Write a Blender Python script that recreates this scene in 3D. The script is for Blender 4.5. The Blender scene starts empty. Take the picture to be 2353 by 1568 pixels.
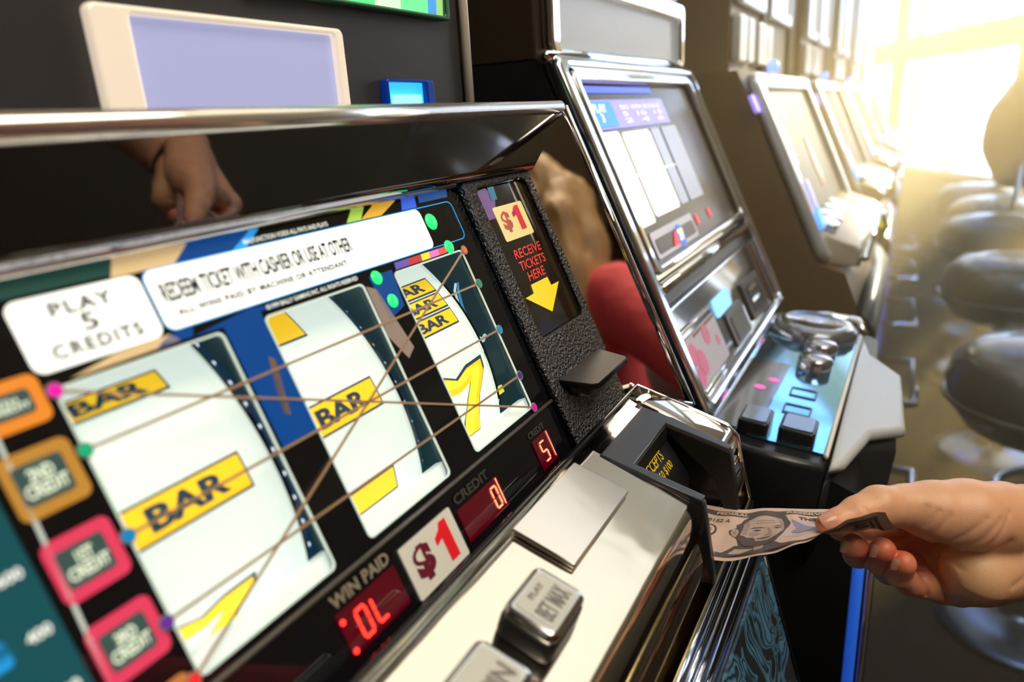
import bpy, bmesh, math, random
import numpy as np
from mathutils import Vector, Matrix
random.seed(7)
sc = bpy.context.scene
COL = sc.collection
PI = math.pi

# ------------------------------------------------------------------ camera
cam_d = bpy.data.cameras.new('camera'); cam = bpy.data.objects.new('camera', cam_d); COL.objects.link(cam)
R_ = Vector((0.47789, -0.87645, -0.05884)); U_ = Vector((0.29254, 0.09564, 0.95146)); B_ = Vector((-0.82827, -0.4719, 0.3021))
cam.matrix_world = Matrix(((R_.x, U_.x, B_.x, 0), (R_.y, U_.y, B_.y, 0), (R_.z, U_.z, B_.z, 1.15), (0, 0, 0, 1)))
cam_d.sensor_width = 36; cam_d.lens = 1611 / 2353 * 36
cam_d.clip_start = .02; cam_d.clip_end = 60
cam_d.dof.use_dof = True; cam_d.dof.focus_distance = .46; cam_d.dof.aperture_fstop = 4.9
sc.camera = cam
# ------------------------------------------------------------------ view, world, lights
sc.view_settings.view_transform = 'Standard'; sc.view_settings.look = 'None'
sc.view_settings.gamma = 1; sc.view_settings.use_curve_mapping = False
sc.view_settings.exposure = 0.0
sc.cycles.use_denoising = True
sc.cycles.max_bounces = 8; sc.cycles.transparent_max_bounces = 12
sc.cycles.sample_clamp_indirect = 6
w = bpy.data.worlds.new('world'); sc.world = w; w.use_nodes = True
nt = w.node_tree; nt.nodes.clear()
out = nt.nodes.new('ShaderNodeOutputWorld'); bg = nt.nodes.new('ShaderNodeBackground')
tc = nt.nodes.new('ShaderNodeTexCoord'); sp = nt.nodes.new('ShaderNodeSeparateXYZ'); rp = nt.nodes.new('ShaderNodeValToRGB')
nt.links.new(tc.outputs['Generated'], sp.inputs[0]); nt.links.new(sp.outputs['Z'], rp.inputs[0])
rp.color_ramp.elements[0].position = 0; rp.color_ramp.elements[0].color = (1, .9, .72, 1)
rp.color_ramp.elements[1].position = .55; rp.color_ramp.elements[1].color = (.10, .25, .48, 1)
e = rp.color_ramp.elements.new(.22); e.color = (1, .95, .86, 1)
nt.links.new(rp.outputs[0], bg.inputs[0]); bg.inputs[1].default_value = 9
nt.links.new(bg.outputs[0], out.inputs[0])
sun_d = bpy.data.lights.new('sun', 'SUN'); sun = bpy.data.objects.new('sun', sun_d); COL.objects.link(sun)
sun_d.energy = 28; sun_d.color = (1, .68, .30); sun_d.angle = math.radians(3)
sun.rotation_euler = Vector((-.82, .46, -.36)).to_track_quat('-Z', 'Y').to_euler()

# ------------------------------------------------------------------ materials
MATS = {}
def rgb(c):
    return (c[0], c[1], c[2], 1)
def mat(name, col, rough=.5, metal=0., emit=None, es=0., bump=0., bscale=100., bdist=.001, coat=0., spec=.5, sss=0., trans=0., noise=0., nscale=20.):
    if name in MATS: return MATS[name]
    m = bpy.data.materials.new(name); m.use_nodes = True; n = m.node_tree; b = n.nodes['Principled BSDF']
    b.inputs['Base Color'].default_value = rgb(col); b.inputs['Roughness'].default_value = rough
    b.inputs['Metallic'].default_value = metal; b.inputs['Specular IOR Level'].default_value = spec
    b.inputs['Coat Weight'].default_value = coat; b.inputs['Coat Roughness'].default_value = .03
    if emit: b.inputs['Emission Color'].default_value = rgb(emit); b.inputs['Emission Strength'].default_value = es
    if sss: b.inputs['Subsurface Weight'].default_value = sss; b.inputs['Subsurface Radius'].default_value = (.01, .004, .002); b.inputs['Subsurface Scale'].default_value = .6
    if trans: b.inputs['Transmission Weight'].default_value = trans
    if bump or noise:
        t = n.nodes.new('ShaderNodeTexCoord')
        if bump:
            x = n.nodes.new('ShaderNodeTexNoise'); x.inputs['Scale'].default_value = bscale; x.inputs['Detail'].default_value = 2
            bp = n.nodes.new('ShaderNodeBump'); bp.inputs['Strength'].default_value = bump; bp.inputs['Distance'].default_value = bdist
            n.links.new(t.outputs['Object'], x.inputs['Vector']); n.links.new(x.outputs['Fac'], bp.inputs['Height']); n.links.new(bp.outputs[0], b.inputs['Normal'])
        if noise:
            x = n.nodes.new('ShaderNodeTexNoise'); x.inputs['Scale'].default_value = nscale; x.inputs['Detail'].default_value = 4
            r = n.nodes.new('ShaderNodeMixRGB'); r.blend_type = 'MIX'
            r.inputs[1].default_value = rgb([c * (1 - noise) for c in col]); r.inputs[2].default_value = rgb([min(1, c * (1 + noise)) for c in col])
            n.links.new(t.outputs['Object'], x.inputs['Vector']); n.links.new(x.outputs['Fac'], r.inputs[0]); n.links.new(r.outputs[0], b.inputs['Base Color'])
    MATS[name] = m; return m
def glow(name, col, s=1.):
    return mat(name, (col[0] * .8, col[1] * .8, col[2] * .8), .35, emit=col, es=s)
def glass_mat(name='clear_glass', tint=(1, 1, 1), ior=1.45):
    if name in MATS: return MATS[name]
    m = bpy.data.materials.new(name); m.use_nodes = True; n = m.node_tree; n.nodes.clear()
    o = n.nodes.new('ShaderNodeOutputMaterial'); mx = n.nodes.new('ShaderNodeMixShader'); tr = n.nodes.new('ShaderNodeBsdfTransparent')
    gl = n.nodes.new('ShaderNodeBsdfGlossy'); gl.inputs['Roughness'].default_value = .01
    lw = n.nodes.new('ShaderNodeLayerWeight'); lw.inputs[0].default_value = .5; pw = n.nodes.new('ShaderNodeMath'); pw.operation = 'POWER'; pw.inputs[1].default_value = 5
    ma = n.nodes.new('ShaderNodeMath'); ma.operation = 'MULTIPLY_ADD'; ma.inputs[1].default_value = .9; ma.inputs[2].default_value = .035; ma.use_clamp = True
    tr.inputs[0].default_value = rgb(tint)
    n.links.new(lw.outputs['Facing'], pw.inputs[0]); n.links.new(pw.outputs[0], ma.inputs[0]); n.links.new(ma.outputs[0], mx.inputs[0]); n.links.new(tr.outputs[0], mx.inputs[1]); n.links.new(gl.outputs[0], mx.inputs[2]); n.links.new(mx.outputs[0], o.inputs[0])
    MATS[name] = m; return m
black_gloss = mat('black_gloss', (.005, .005, .007), .04, spec=.55)
hood_black = mat('hood_black', (.30, .29, .31), .035, 1)
black_satin = mat('black_satin', (.012, .013, .016), .28)
black_soft = mat('black_soft', (.02, .02, .024), .45)
charcoal = mat('charcoal', (.035, .034, .038), .5)
grain = mat('grained_plastic', (.10, .10, .11), .22, .75, bump=1, bscale=520, bdist=.0045)
chrome = mat('chrome', (.86, .86, .88), .045, 1, bump=.05, bscale=40, bdist=.001)
mat('pale_chrome', (.95, .90, .84), .16, .85)
mirror_chrome = mat('mirror_chrome', (.80, .74, .70), .03, 1)
def deck_metal():
    m = mat('polished_deck', (.88, .82, .73), .10, 1, bump=.12, bscale=22, bdist=.005)
    return m
deckm = deck_metal()
gold = mat('gold_edge', (.85, .55, .16), .15, 1)
pale_edge = mat('pale_edge', (.75, .9, .88), .2, emit=(.6, .8, .75), es=.35)
CLEAR = glass_mat()
HAZEG = glass_mat('window_glass')

# ------------------------------------------------------------------ geometry helpers
ROOT = [None]
def link(name, me, m, parent=None, smooth=False):
    me.name = name
    o = bpy.data.objects.new(name, me); COL.objects.link(o)
    if m is not None:
        me.materials.clear(); me.materials.append(m)
    if smooth:
        for p in me.polygons: p.use_smooth = True
    if parent is not None:
        off = Vector((0, 0, 0)); q = parent
        while q is not None: off += q.location; q = q.parent
        me.transform(Matrix.Translation(-off)); o.parent = parent
    return o
def thing(name, label, cat, loc=(0, 0, 0), group=None):
    o = bpy.data.objects.new(name, None); COL.objects.link(o); o.location = loc; o.empty_display_size = .1
    o['label'] = label; o['category'] = cat
    if group: o['group'] = group
    return o
def tag(o, label=None, cat=None, group=None, kind=None):
    if label: o['label'] = label
    if cat: o['category'] = cat
    if group: o['group'] = group
    if kind: o['kind'] = kind
    return o
class Frame:
    def __init__(s, o, x, y, z): s.o, s.x, s.y, s.z = Vector(o), Vector(x).normalized(), Vector(y).normalized(), Vector(z).normalized()
    def __call__(s, a, b, c=0.): return s.o + s.x * a + s.y * b + s.z * c
    def mat(s):
        return Matrix(((s.x.x, s.y.x, s.z.x, s.o.x), (s.x.y, s.y.y, s.z.y, s.o.y), (s.x.z, s.y.z, s.z.z, s.o.z), (0, 0, 0, 1)))
WX = Frame((0, 0, 0), (1, 0, 0), (0, 1, 0), (0, 0, 1))
def face_frame(y, z=0., x=0.): return Frame((x, y, z), (1, 0, 0), (0, 0, 1), (0, -1, 0))      # upright, facing the player
def slope_frame(y, z, dy=.075, dz=.17, x=0.):
    s = Vector((0, dy, dz)).normalized(); return Frame((x, y, z), (1, 0, 0), s, (0, -s.z, s.y))
def curve_mesh(loops, thick, bevel=0., res=2):
    c = bpy.data.curves.new('c', 'CURVE'); c.dimensions = '2D'; c.fill_mode = 'BOTH'
    for lp in loops:
        s = c.splines.new('POLY'); s.points.add(len(lp) - 1)
        for i, p in enumerate(lp): s.points[i].co = (p[0], p[1], 0, 1)
        s.use_cyclic_u = True
    c.extrude = max(thick / 2 - bevel, 0); c.bevel_depth = bevel; c.bevel_resolution = res; c.offset = -bevel
    o = bpy.data.objects.new('c', c); me = bpy.data.meshes.new_from_object(o)
    bpy.data.objects.remove(o); bpy.data.curves.remove(c)
    return me
def shape(fr, loops, z, thick, m, name, parent=None, bevel=0., smooth=False):
    """2-D outline with holes, lying at height z..z+thick over the frame's plane"""
    if not isinstance(loops[0][0], (tuple, list)): loops = [loops]
    me = curve_mesh(loops, thick, bevel); me.transform(Matrix.Translation((0, 0, z + thick / 2))); me.transform(fr.mat())
    return link(name, me, m, parent, smooth)
def rrect(x0, y0, x1, y1, r=.002, n=5):
    r = min(r, abs(x1 - x0) / 2.01, abs(y1 - y0) / 2.01); P = []
    for cx, cy, a in ((x1 - r, y1 - r, 0), (x0 + r, y1 - r, 90), (x0 + r, y0 + r, 180), (x1 - r, y0 + r, 270)):
        for i in range(n + 1):
            t = math.radians(a + 90 * i / n); P.append((cx + r * math.cos(t), cy + r * math.sin(t)))
    return P
def circ(x, y, r, n=20): return [(x + r * math.cos(2 * PI * i / n), y + r * math.sin(2 * PI * i / n)) for i in range(n)]
def prism_x(x0, x1, pts, m, name, parent=None, bevel=0.):
    """(y, z) profile run along X from x0 to x1"""
    fr = Frame((x0, 0, 0), (0, 1, 0), (0, 0, 1), (1, 0, 0))
    return shape(fr, [pts], 0, x1 - x0, m, name, parent, bevel)
def box(p0, p1, m, name, parent=None, bevel=0.):
    bm = bmesh.new(); bmesh.ops.create_cube(bm, size=1)
    a, b = Vector(p0), Vector(p1)
    for v in bm.verts: v.co = Vector(((a.x + b.x) / 2 + v.co.x * abs(b.x - a.x), (a.y + b.y) / 2 + v.co.y * abs(b.y - a.y), (a.z + b.z) / 2 + v.co.z * abs(b.z - a.z)))
    if bevel: bmesh.ops.bevel(bm, geom=bm.edges[:], offset=bevel, segments=2, affect='EDGES', profile=.5)
    me = bpy.data.meshes.new(name); bm.to_mesh(me); bm.free(); return link(name, me, m, parent)
def tube(pts, r, m, name, parent=None, seg=10, closed=False):
    V = [Vector(p) for p in pts]; n = len(V); rs = r if isinstance(r, (list, tuple)) else [r] * n
    vs, fs = [], []; up = None
    for i in range(n):
        if closed: t = (V[(i + 1) % n] - V[i - 1]).normalized()
        else: t = (V[min(i + 1, n - 1)] - V[max(i - 1, 0)]).normalized()
        if up is None: up = t.orthogonal().normalized()
        up = (up - t * up.dot(t)).normalized(); sd = t.cross(up)
        for k in range(seg):
            a = 2 * PI * k / seg; vs.append(V[i] + (up * math.cos(a) + sd * math.sin(a)) * rs[i])
    for i in range(n if closed else n - 1):
        for k in range(seg):
            a, b = i * seg + k, i * seg + (k + 1) % seg; j = ((i + 1) % n) * seg
            fs.append((a, b, j + (k + 1) % seg, j + k))
    if not closed: fs += [tuple(range(seg))[::-1], tuple(range((n - 1) * seg, n * seg))]
    me = bpy.data.meshes.new(name); me.from_pydata(vs, [], fs); return link(name, me, m, parent, True)
def lathe(fr, prof, m, name, parent=None, seg=36):
    """prof [(r, z)...] turned about the frame's z axis"""
    vs, fs = [], []
    for r, z in prof:
        for k in range(seg):
            a = 2 * PI * k / seg; vs.append(fr(max(r, 1e-5) * math.cos(a), max(r, 1e-5) * math.sin(a), z))
    for i in range(len(prof) - 1):
        for k in range(seg):
            a, b = i * seg + k, i * seg + (k + 1) % seg; fs.append((a, b, b + seg, a + seg))
    me = bpy.data.meshes.new(name); me.from_pydata(vs, [], fs); return link(name, me, m, parent, True)
def glyph_mesh(s, bold=0., thick=.0002, sp=1.):
    c = bpy.data.curves.new('t', 'FONT'); c.body = s; c.size = 1; c.offset = bold; c.extrude = 0; c.space_character = sp; c.resolution_u = 3
    c.space_line = .85; c.align_x = 'CENTER'
    o = bpy.data.objects.new('t', c); bpy.context.view_layer.update(); me = bpy.data.meshes.new_from_object(o)
    bpy.data.objects.remove(o); bpy.data.curves.remove(c); return me
def fit(me, x0, y0, x1, y1, z=0., slant=0.):
    n = len(me.vertices); a = np.empty(n * 3); me.vertices.foreach_get('co', a); a = a.reshape(-1, 3)
    mn, mx = a.min(0), a.max(0)
    a[:, 0] = x0 + (a[:, 0] - mn[0]) / (mx[0] - mn[0]) * (x1 - x0); a[:, 1] = y0 + (a[:, 1] - mn[1]) / (mx[1] - mn[1]) * (y1 - y0)
    a[:, 0] += slant * (a[:, 1] - y0); a[:, 2] = z; me.vertices.foreach_set('co', a.ravel()); me.update()
    return me
def text(fr, s, x0, y0, x1, y1, z, m, name='lettering', parent=None, bold=.02, sp=1., slant=0.):
    me = fit(glyph_mesh(s, bold, sp=sp), x0, y0, x1, y1, z, slant); me.transform(fr.mat()); return link(name, me, m, parent)
def warp(me, fn):
    for v in me.vertices: v.co = fn(*v.co)
    return me
def grid_rect(x0, y0, x1, y1, nx, ny):
    vs = [(x0 + (x1 - x0) * i / nx, y0 + (y1 - y0) * j / ny, 0) for j in range(ny + 1) for i in range(nx + 1)]
    fs = [(j * (nx + 1) + i, j * (nx + 1) + i + 1, (j + 1) * (nx + 1) + i + 1, (j + 1) * (nx + 1) + i) for j in range(ny) for i in range(nx)]
    me = bpy.data.meshes.new('g'); me.from_pydata(vs, [], fs); return me
def surface_net(f, lo, hi, h):
    lo = np.array(lo, float); hi = np.array(hi, float); n = np.ceil((hi - lo) / h).astype(int) + 1
    ax = [lo[i] + h * np.arange(n[i]) for i in range(3)]
    G = np.stack(np.meshgrid(*ax, indexing='ij'), -1); D = f(G); S = D < 0
    cnt = np.zeros(n - 1); acc = np.zeros(tuple(n - 1) + (3,))
    def sl(o): return tuple(slice(o[i], n[i] - 1 + o[i]) for i in range(3))
    corners = [(i, j, k) for i in (0, 1) for j in (0, 1) for k in (0, 1)]
    for a in corners:
        for d in range(3):
            if a[d]: continue
            b = list(a); b[d] = 1
            d0, d1 = D[sl(a)], D[sl(b)]; cr = (d0 < 0) != (d1 < 0)
            t = np.where(cr, d0 / np.where(cr, d0 - d1, 1), 0)
            p = np.array(a, float) + np.zeros(tuple(n - 1) + (3,)); p[..., d] += t
            acc[cr] += p[cr]; cnt[cr] += 1
    act = cnt > 0; idx = -np.ones(n - 1, int); idx[act] = np.arange(act.sum())
    cells = np.argwhere(act); V = lo + h * (cells + acc[act] / cnt[act][:, None])
    F = []
    for d in range(3):
        u, v = (d + 1) % 3, (d + 2) % 3
        A = [slice(None)] * 3; Bq = [slice(None)] * 3; A[d] = slice(0, -1); Bq[d] = slice(1, None)
        s0, s1 = S[tuple(A)], S[tuple(Bq)]; e = np.argwhere(s0 != s1)
        ok = (e[:, u] > 0) & (e[:, v] > 0) & (e[:, u] < n[u] - 1) & (e[:, v] < n[v] - 1); e = e[ok]
        ins = s0[tuple(e.T)]
        def at(du, dv):
            q = e.copy(); q[:, u] += du; q[:, v] += dv; return idx[tuple(q.T)]
        q = np.stack([at(-1, -1), at(0, -1), at(0, 0), at(-1, 0)], 1)
        q[~ins] = q[~ins][:, ::-1]; F.append(q)
    return V, np.concatenate(F)
def np_mesh(name, V, F):
    me = bpy.data.meshes.new(name); me.from_pydata(V.tolist(), [], F.tolist()); me.update(); return me
def chain_sdf(chains, k=.003, groove=None):
    caps = []
    for ch in chains:
        for a, b in zip(ch[:-1], ch[1:]): caps.append((np.array(a[:3], float), np.array(b[:3], float), a[3], b[3]))
    def f(P):
        D = None
        for a, b, r0, r1 in caps:
            ab = b - a; t = np.clip(((P - a) @ ab) / (ab @ ab), 0, 1)
            d = np.linalg.norm(P - a - t[..., None] * ab, axis=-1) - (r0 + t * (r1 - r0))
            if D is None: D = d
            else:
                hh = np.clip(.5 + .5 * (D - d) / k, 0, 1); D = D * (1 - hh) + d * hh - k * hh * (1 - hh)
        if groove is not None: D = D + groove(P)
        return D
    return f

# ------------------------------------------------------------------ the room
def struct(o): o['kind'] = 'structure'; return o
carpet = mat('carpet', (.08, .04, .02), .95, noise=.6, nscale=45, bump=.6, bscale=300, bdist=.004)
ceil_m = mat('ceiling_paint', (.82, .74, .6), .8); wall_m = mat('wall_paint', (.085, .06, .045), .7); trim_m = mat('window_trim', (.42, .33, .2), .5)
struct(shape(WX, [(-2.7, -4.35), (7.75, .72), (7.75, .95), (-2.7, .95)], -.1, .1, carpet, 'floor'))
struct(box((-2.6, .8, 0), (7.8, .9, 2.8), wall_m, 'wall_back'))
struct(box((-2.7, -4.6, 0), (-2.6, .9, 2.8), wall_m, 'wall_left'))
def ceiling():
    L = [[(-2.7, -4.35), (7.75, .72), (7.75, .95), (-2.7, .95)], rrect(3.6, -1.7, 6.8, .7, .02)]
    struct(shape(WX, L, 2.75, .1, ceil_m, 'ceiling'))
ceiling()
# unseen luminous ceiling panels, added for deck reflections and top light
cl = mat('luminous_panel', (.9, .85, .75), .5, emit=(1, .84, .60), es=1.7)
steel_m = mat('white_trim', (.8, .78, .72), .4)
def added_ceiling_panel(x0, x1, y0, y1, label, cl=cl):
    t = thing('ceiling_light', label, 'ceiling light', ((x0 + x1) / 2, (y0 + y1) / 2, 2.75), 'luminous ceiling panels')
    box((x0, y0, 2.735), (x1, y1, 2.745), cl, 'diffuser', t)
    shape(WX, [rrect(x0 - .03, y0 - .03, x1 + .03, y1 + .03, .01), rrect(x0, y0, x1, y1, .005)], 2.72, .03, steel_m, 'frame', t)
added_ceiling_panel(.9, 2.6, -1.0, .55, 'wide warm luminous ceiling panel above the front slot machines')
cl2 = mat('bright_panel', (.9, .85, .75), .5, emit=(1, .88, .68), es=7.5)  # unseen panel added to light the hand and the shirt
added_ceiling_panel(-.9, .8, -1.35, -.35, 'bright warm luminous ceiling panel over the aisle beside the seated player', cl2)
# unseen skylight over the aisle, added for blue reflections in the second deck
sk = [[box((3.6 + .8 * i, -1.7, 2.8), (4.4 + .8 * i, .7, 2.81), CLEAR, 'skylight_pane')] for i in range(4)]
wroot = struct(box((3.55, -1.75, 2.85), (6.85, -1.7, 2.9), trim_m, 'trim_1'))
for s in sk: s[0].parent = wroot
for i in range(5): box((3.58 + .8 * i, -1.7, 2.82), (3.62 + .8 * i, .7, 2.86), trim_m, 'glazing_bar', wroot)
# oblique window wall: through (7, .5) and (5, -.47)
wd = Vector((2, .97, 0)).normalized(); wn = Vector((-wd.y, wd.x, 0))
WW = Frame((5, -.47, 0), wd, (0, 0, 1), (wd.y, -wd.x, 0))        # x along the wall, y up, z outwards
A0, A1 = -8.5, 2.9
bays = [(-1.6, -.15), (.0, 1.35), (1.5, 2.75)]
outer = [(A0, 0), (A1, 0), (A1, 2.8), (A0, 2.8)]
holes = []
for a, b in bays: holes += [rrect(a, .62, b, 1.38, .01, 1), rrect(a, 1.53, b, 2.66, .01, 1)]
struct(shape(WW, [outer] + holes, 0, .14, wall_m, 'wall_right'))
struct(shape(WW, [(A0, 1.375), (A1, 1.375), (A1, 1.53), (A0, 1.53)], -.05, .05, trim_m, 'trim_2'))
for i, (a, b) in enumerate(bays):
    wf = struct(shape(WW, [rrect(a - .02, .6, b + .02, 2.68, .01, 1), rrect(a + .03, .65, b - .03, 1.37, .01, 1), rrect(a + .03, 1.54, b - .03, 2.63, .01, 1)], .02, .06, steel_m, 'window_%d' % (i + 1)))
    for z0, z1 in ((.65, 1.37), (1.54, 2.63)): shape(WW, rrect(a + .02, z0, b - .02, z1, .01, 1), .05, .006, HAZEG, 'pane', wf)
    shape(WW, rrect((a + b) / 2 - .02, .65, (a + b) / 2 + .02, 2.63, .002, 1), .03, .05, steel_m, 'mullion', wf)
# ================================================================== first slot machine
M = thing('slot_machine', 'nearest slot machine with three lit reels, glossy black hood and cream metal button deck', 'slot machine', (.234, .4, 0), 'slot machines in the row')
G = slope_frame(.175, .94)                      # the reel glass: x along the row, y up the slope, z towards the player
XL, XR = -.04, .507
ink = mat('ink_black', (.01, .01, .012), .4); inkn = mat('ink_navy', (.02, .05, .10), .4, emit=(.03, .10, .17), es=.25)
white_lit = glow('lit_white', (.93, .95, .90), 1.0); white_text = glow('lit_text', (.8, .85, .8), .7)
navy = mat('navy_print', (.0, .02, .12), .3, emit=(.0, .09, .38), es=.55); skyb = glow('sky_print', (.02, .35, .85), .8)
tan = glow('tan_print', (.75, .55, .28), .55); green_l = glow('green_lamp', (.02, .95, .18), 1.1)  # green of the painted reflections, shared with the insert arrow
# cabinet
prism_x(XL, .479, [(.10, .86), (.081, .866), (.069, .828), (.040, .724), (.02, .655), (.02, .0), (.7, .0), (.7, .9), (.2, .9), (.18, .90)], black_satin, 'lower_cabinet', M)
box((XL, .297, 1.08), (.472, .7, 1.62), charcoal, 'upper_cabinet', M, .003)
box((XL, .42, .9), (XR, .7, 1.09), black_soft, 'rear_housing', M)
prof = [(.14, .932), (.237, 1.15), (.30, 1.15), (.7, 1.15), (.7, .90), (.15, .90)]
prism_x(XR - .004, XR + .004, prof, black_satin, 'side_panel', M); prism_x(XL - .01, XL, prof, black_satin, 'side_panel', M)
# hood: glossy black canopy over the glass and its chrome lips
def strip(fr, x0, x1, pts, m, name, parent, n=2):
    """a sheet whose (y, z) section is pts, from x0 to x1"""
    vs = [(x0, *p) for p in pts] + [(x1, *p) for p in pts]; k = len(pts)
    me = bpy.data.meshes.new(name); me.from_pydata(vs, [], [(i, i + 1, k + i + 1, k + i) for i in range(k - 1)]); return link(name, me, m, parent, True)
gt = G(0, .189)
hp = []
for i in range(9):
    t = i / 7; hp.append((.2315 + .0125 * t, 1.152 - .038 * t) if i < 8 else (gt.y - .001, gt.z))
strip(None, XL, XR - .030, hp, hood_black, 'hood', M)
# right end of the hood slopes out to the frame corner
hv = [(XR - .030, *p) for p in hp] + [(XR - .004 - .030 * (i / 8) ** 1.0, p[0], p[1]) for i, p in enumerate(hp)]
me = bpy.data.meshes.new('hood_end'); me.from_pydata(hv, [], [(i, i + 1, 10 + i, 9 + i) for i in range(8)]); link('hood_end', me, hood_black, M, True)
tube([(XL, .2325, 1.156), (XR - .006, .2325, 1.156)], .0048, MATS['pale_chrome'], 'hood_rim', M)
prism_x(XL, XR, [(.2345, 1.157), (.30, 1.150), (.30, 1.145), (.2345, 1.152)], black_satin, 'top_ledge', M)
tube([G(XL, .1885, .0025), G(.374, .1885, .0025)], .0030, MATS['pale_chrome'], 'glass_trim', M)
# mirror side wall (flared) with its chrome frame
s_in0, s_in1 = G(.472, -.012, 0), G(.472, .189, 0)
o0, o1 = Vector((XR, .131, .928)), Vector((XR, .2315, 1.156))
def quad(ps, m, name, parent, n=8):
    a, b, c, d = [Vector(p) for p in ps]; vs = []; fs = []
    for j in range(n + 1):
        for i in range(n + 1):
            u, v = i / n, j / n; vs.append(a.lerp(b, u).lerp(d.lerp(c, u), v))
    for j in range(n):
        for i in range(n): q = j * (n + 1) + i; fs.append((q, q + 1, q + n + 2, q + n + 1))
    me = bpy.data.meshes.new(name); me.from_pydata(vs, [], fs); return link(name, me, m, parent, True)
quad([s_in0, o0, o1, s_in1], mirror_chrome, 'mirror_side_wall', M)
tube([o0, o0.lerp(o1, .5), o1], .0032, chrome, 'frame_edge', M)
tube([s_in1, o1], .0016, chrome, 'frame_edge', M)
tube([s_in0, s_in1], .0010, black_gloss, 'inner_seam', M)
tube([G(.470, -.006, .001), G(.485, -.010, .02), o0 + Vector((-.004, 0, .001))], [.0022, .0035, .004], chrome, 'lower_frame_edge', M)

# printed glass: black mask with three reel windows
wins = [(.112, .178), (.200, .264), (.2895, .3565)]
mask = shape(G, [[(XL, -.004), (.3785, -.004), (.3785, .19), (XL, .19)]] + [rrect(a, .0412, b, .148, .003) for a, b in wins], -.002, .002, black_gloss, 'printed_glass', M)
for a, b in wins:
    rr = link('window_edge', curve_mesh([rrect(a - .0004, .0408, b + .0004, .1484, .003), rrect(a + .0006, .0418, b - .0006, .1474, .0026)], .0006), pale_edge, M)
    bpy.data.objects.remove(rr)
    shape(G, [rrect(a - .0004, .0408, b + .0004, .1484, .003), rrect(a + .0005, .0417, b - .0005, .1475, .0026)], -.0005, .0008, pale_edge, 'window_edge', M)
for a, b in wins: shape(G, rrect(a, .0412, b, .148, .003), -.0016, .0006, CLEAR, 'window_pane', M)
Z = .0003                                          # print lies just over the mask
def P(pts, m, name='printed_shape', z=Z, th=.0002): return shape(G, [pts], z, th, m, name, M)  # artwork, and stray reflections on the glass drawn as print
P(rrect(.109, .1535, .1555, .1785, .004), white_lit, 'play_sign'); P(rrect(.1572, .1545, .3325, .1785, .004), white_lit, 'ticket_sign')
shape(G, [rrect(.1567, .1540, .3665, .1790, .0045), rrect(.1572, .1545, .3660, .1785, .004)], Z, .0002, skyb, 'sign_outline', M)
text(G, 'PLAY', .1215, .1705, .1435, .1755, .0006, ink, parent=M, bold=.03, sp=1.2)
text(G, '5', .1295, .1632, .1350, .1695, .0006, ink, parent=M)
text(G, 'CREDITS', .1165, .1565, .1485, .1615, .0006, ink, parent=M, bold=.03, sp=1.2)
text(G, 'REDEEM TICKET WITH CASHIER OR USE AT OTHER', .1612, .1650, .2680, .1728, .0006, ink, parent=M, bold=.03)
text(G, 'ALL WINS PAID BY MACHINE OR ATTENDANT', .1640, .1590, .2600, .1618, .0006, ink, parent=M, bold=.04, sp=1.15)
text(G, '©1999 BALLY GAMING INC. ALL RIGHTS RESERVED', .2030, .1505, .2620, .1527, .0006, white_text, parent=M, bold=.02)
text(G, 'MALFUNCTION VOIDS ALL PAYS AND PLAYS', .2070, .1802, .2590, .1825, .0006, white_text, parent=M, bold=.02)
P([(.172, .179), (.200, .179), (.214, .1865), (.182, .1865)], navy); P([(.200, .179), (.2075, .179), (.219, .1865), (.214, .1865)], skyb)  # blue reflections above the sign drawn as glowing shapes
P([(.146, .179), (.172, .179), (.182, .1865), (.150, .1865)], tan)
P([(.105, .180), (.146, .180), (.150, .1865), (.105, .1865)], mat('deep_green', (.01, .06, .05), .3, emit=(.02, .12, .10), es=.3))
P([(.283, .1795), (.300, .1795), (.318, .1865), (.298, .1865)], glow('ochre_print', (.8, .45, .03), .6)); P([(.318, .1795), (.332, .1795), (.3345, .1865), (.322, .1865)], glow('cobalt_print', (.03, .12, .8), .6))
P([(.272, .1795), (.283, .1795), (.290, .1865), (.280, .1865)], glow('lime_print', (.45, .75, .1), .5))
P([(.336, .1815), (.3655, .1815), (.368, .1865), (.338, .1865)], navy)
for x0, x1, c in ((.304, .316, (.55, .04, .04)), (.316, .324, (.85, .8, .05)), (.324, .333, (.8, .2, .6)), (.333, .341, (.8, .1, .08)), (.292, .304, (.15, .1, .5))):
    P([(x0, .1492), (x1, .1492), (x1 + .001, .1530), (x0 + .001, .1530)], glow('confetti_%d' % int(x0 * 1e4), c, .55))
P([(.180, .095), (.1993, .095), (.1993, .1510), (.215, .1510), (.195, .1535), (.1655, .1500), (.1795, .1495)], navy, 'navy_print')  # blue reflection between the reels drawn as glowing print
P([(.118, .1495), (.160, .1500), (.157, .1535), (.135, .1530)], tan)
P([(.150, .1500), (.1655, .1500), (.1670, .1535), (.157, .1535)], navy)
P([(.2648, .118), (.2720, .104), (.2790, .108), (.2715, .143), (.2652, .146)], mat('bronze_print', (.16, .12, .10), .3, emit=(.4, .3, .24), es=.5))
P([(.2715, .126), (.2860, .130), (.2885, .150), (.2700, .150)], navy)
P([(.1870, .108), (.1905, .106), (.1955, .130), (.1930, .132)], mat('umber_print', (.2, .12, .05), .3, emit=(.3, .18, .08), es=.3))
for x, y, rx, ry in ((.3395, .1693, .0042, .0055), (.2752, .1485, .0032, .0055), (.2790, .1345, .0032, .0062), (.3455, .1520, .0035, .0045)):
    lathe(Frame(G(x, y, Z), G.x, G.y, G.z), [(rx * 1.2, 0), (rx * 1.1, .0006), (rx * .5, .0011), (0, .0012)], green_l, 'green_lamp', M, 16)  # green reflections on the glass built as small glowing domes
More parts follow.
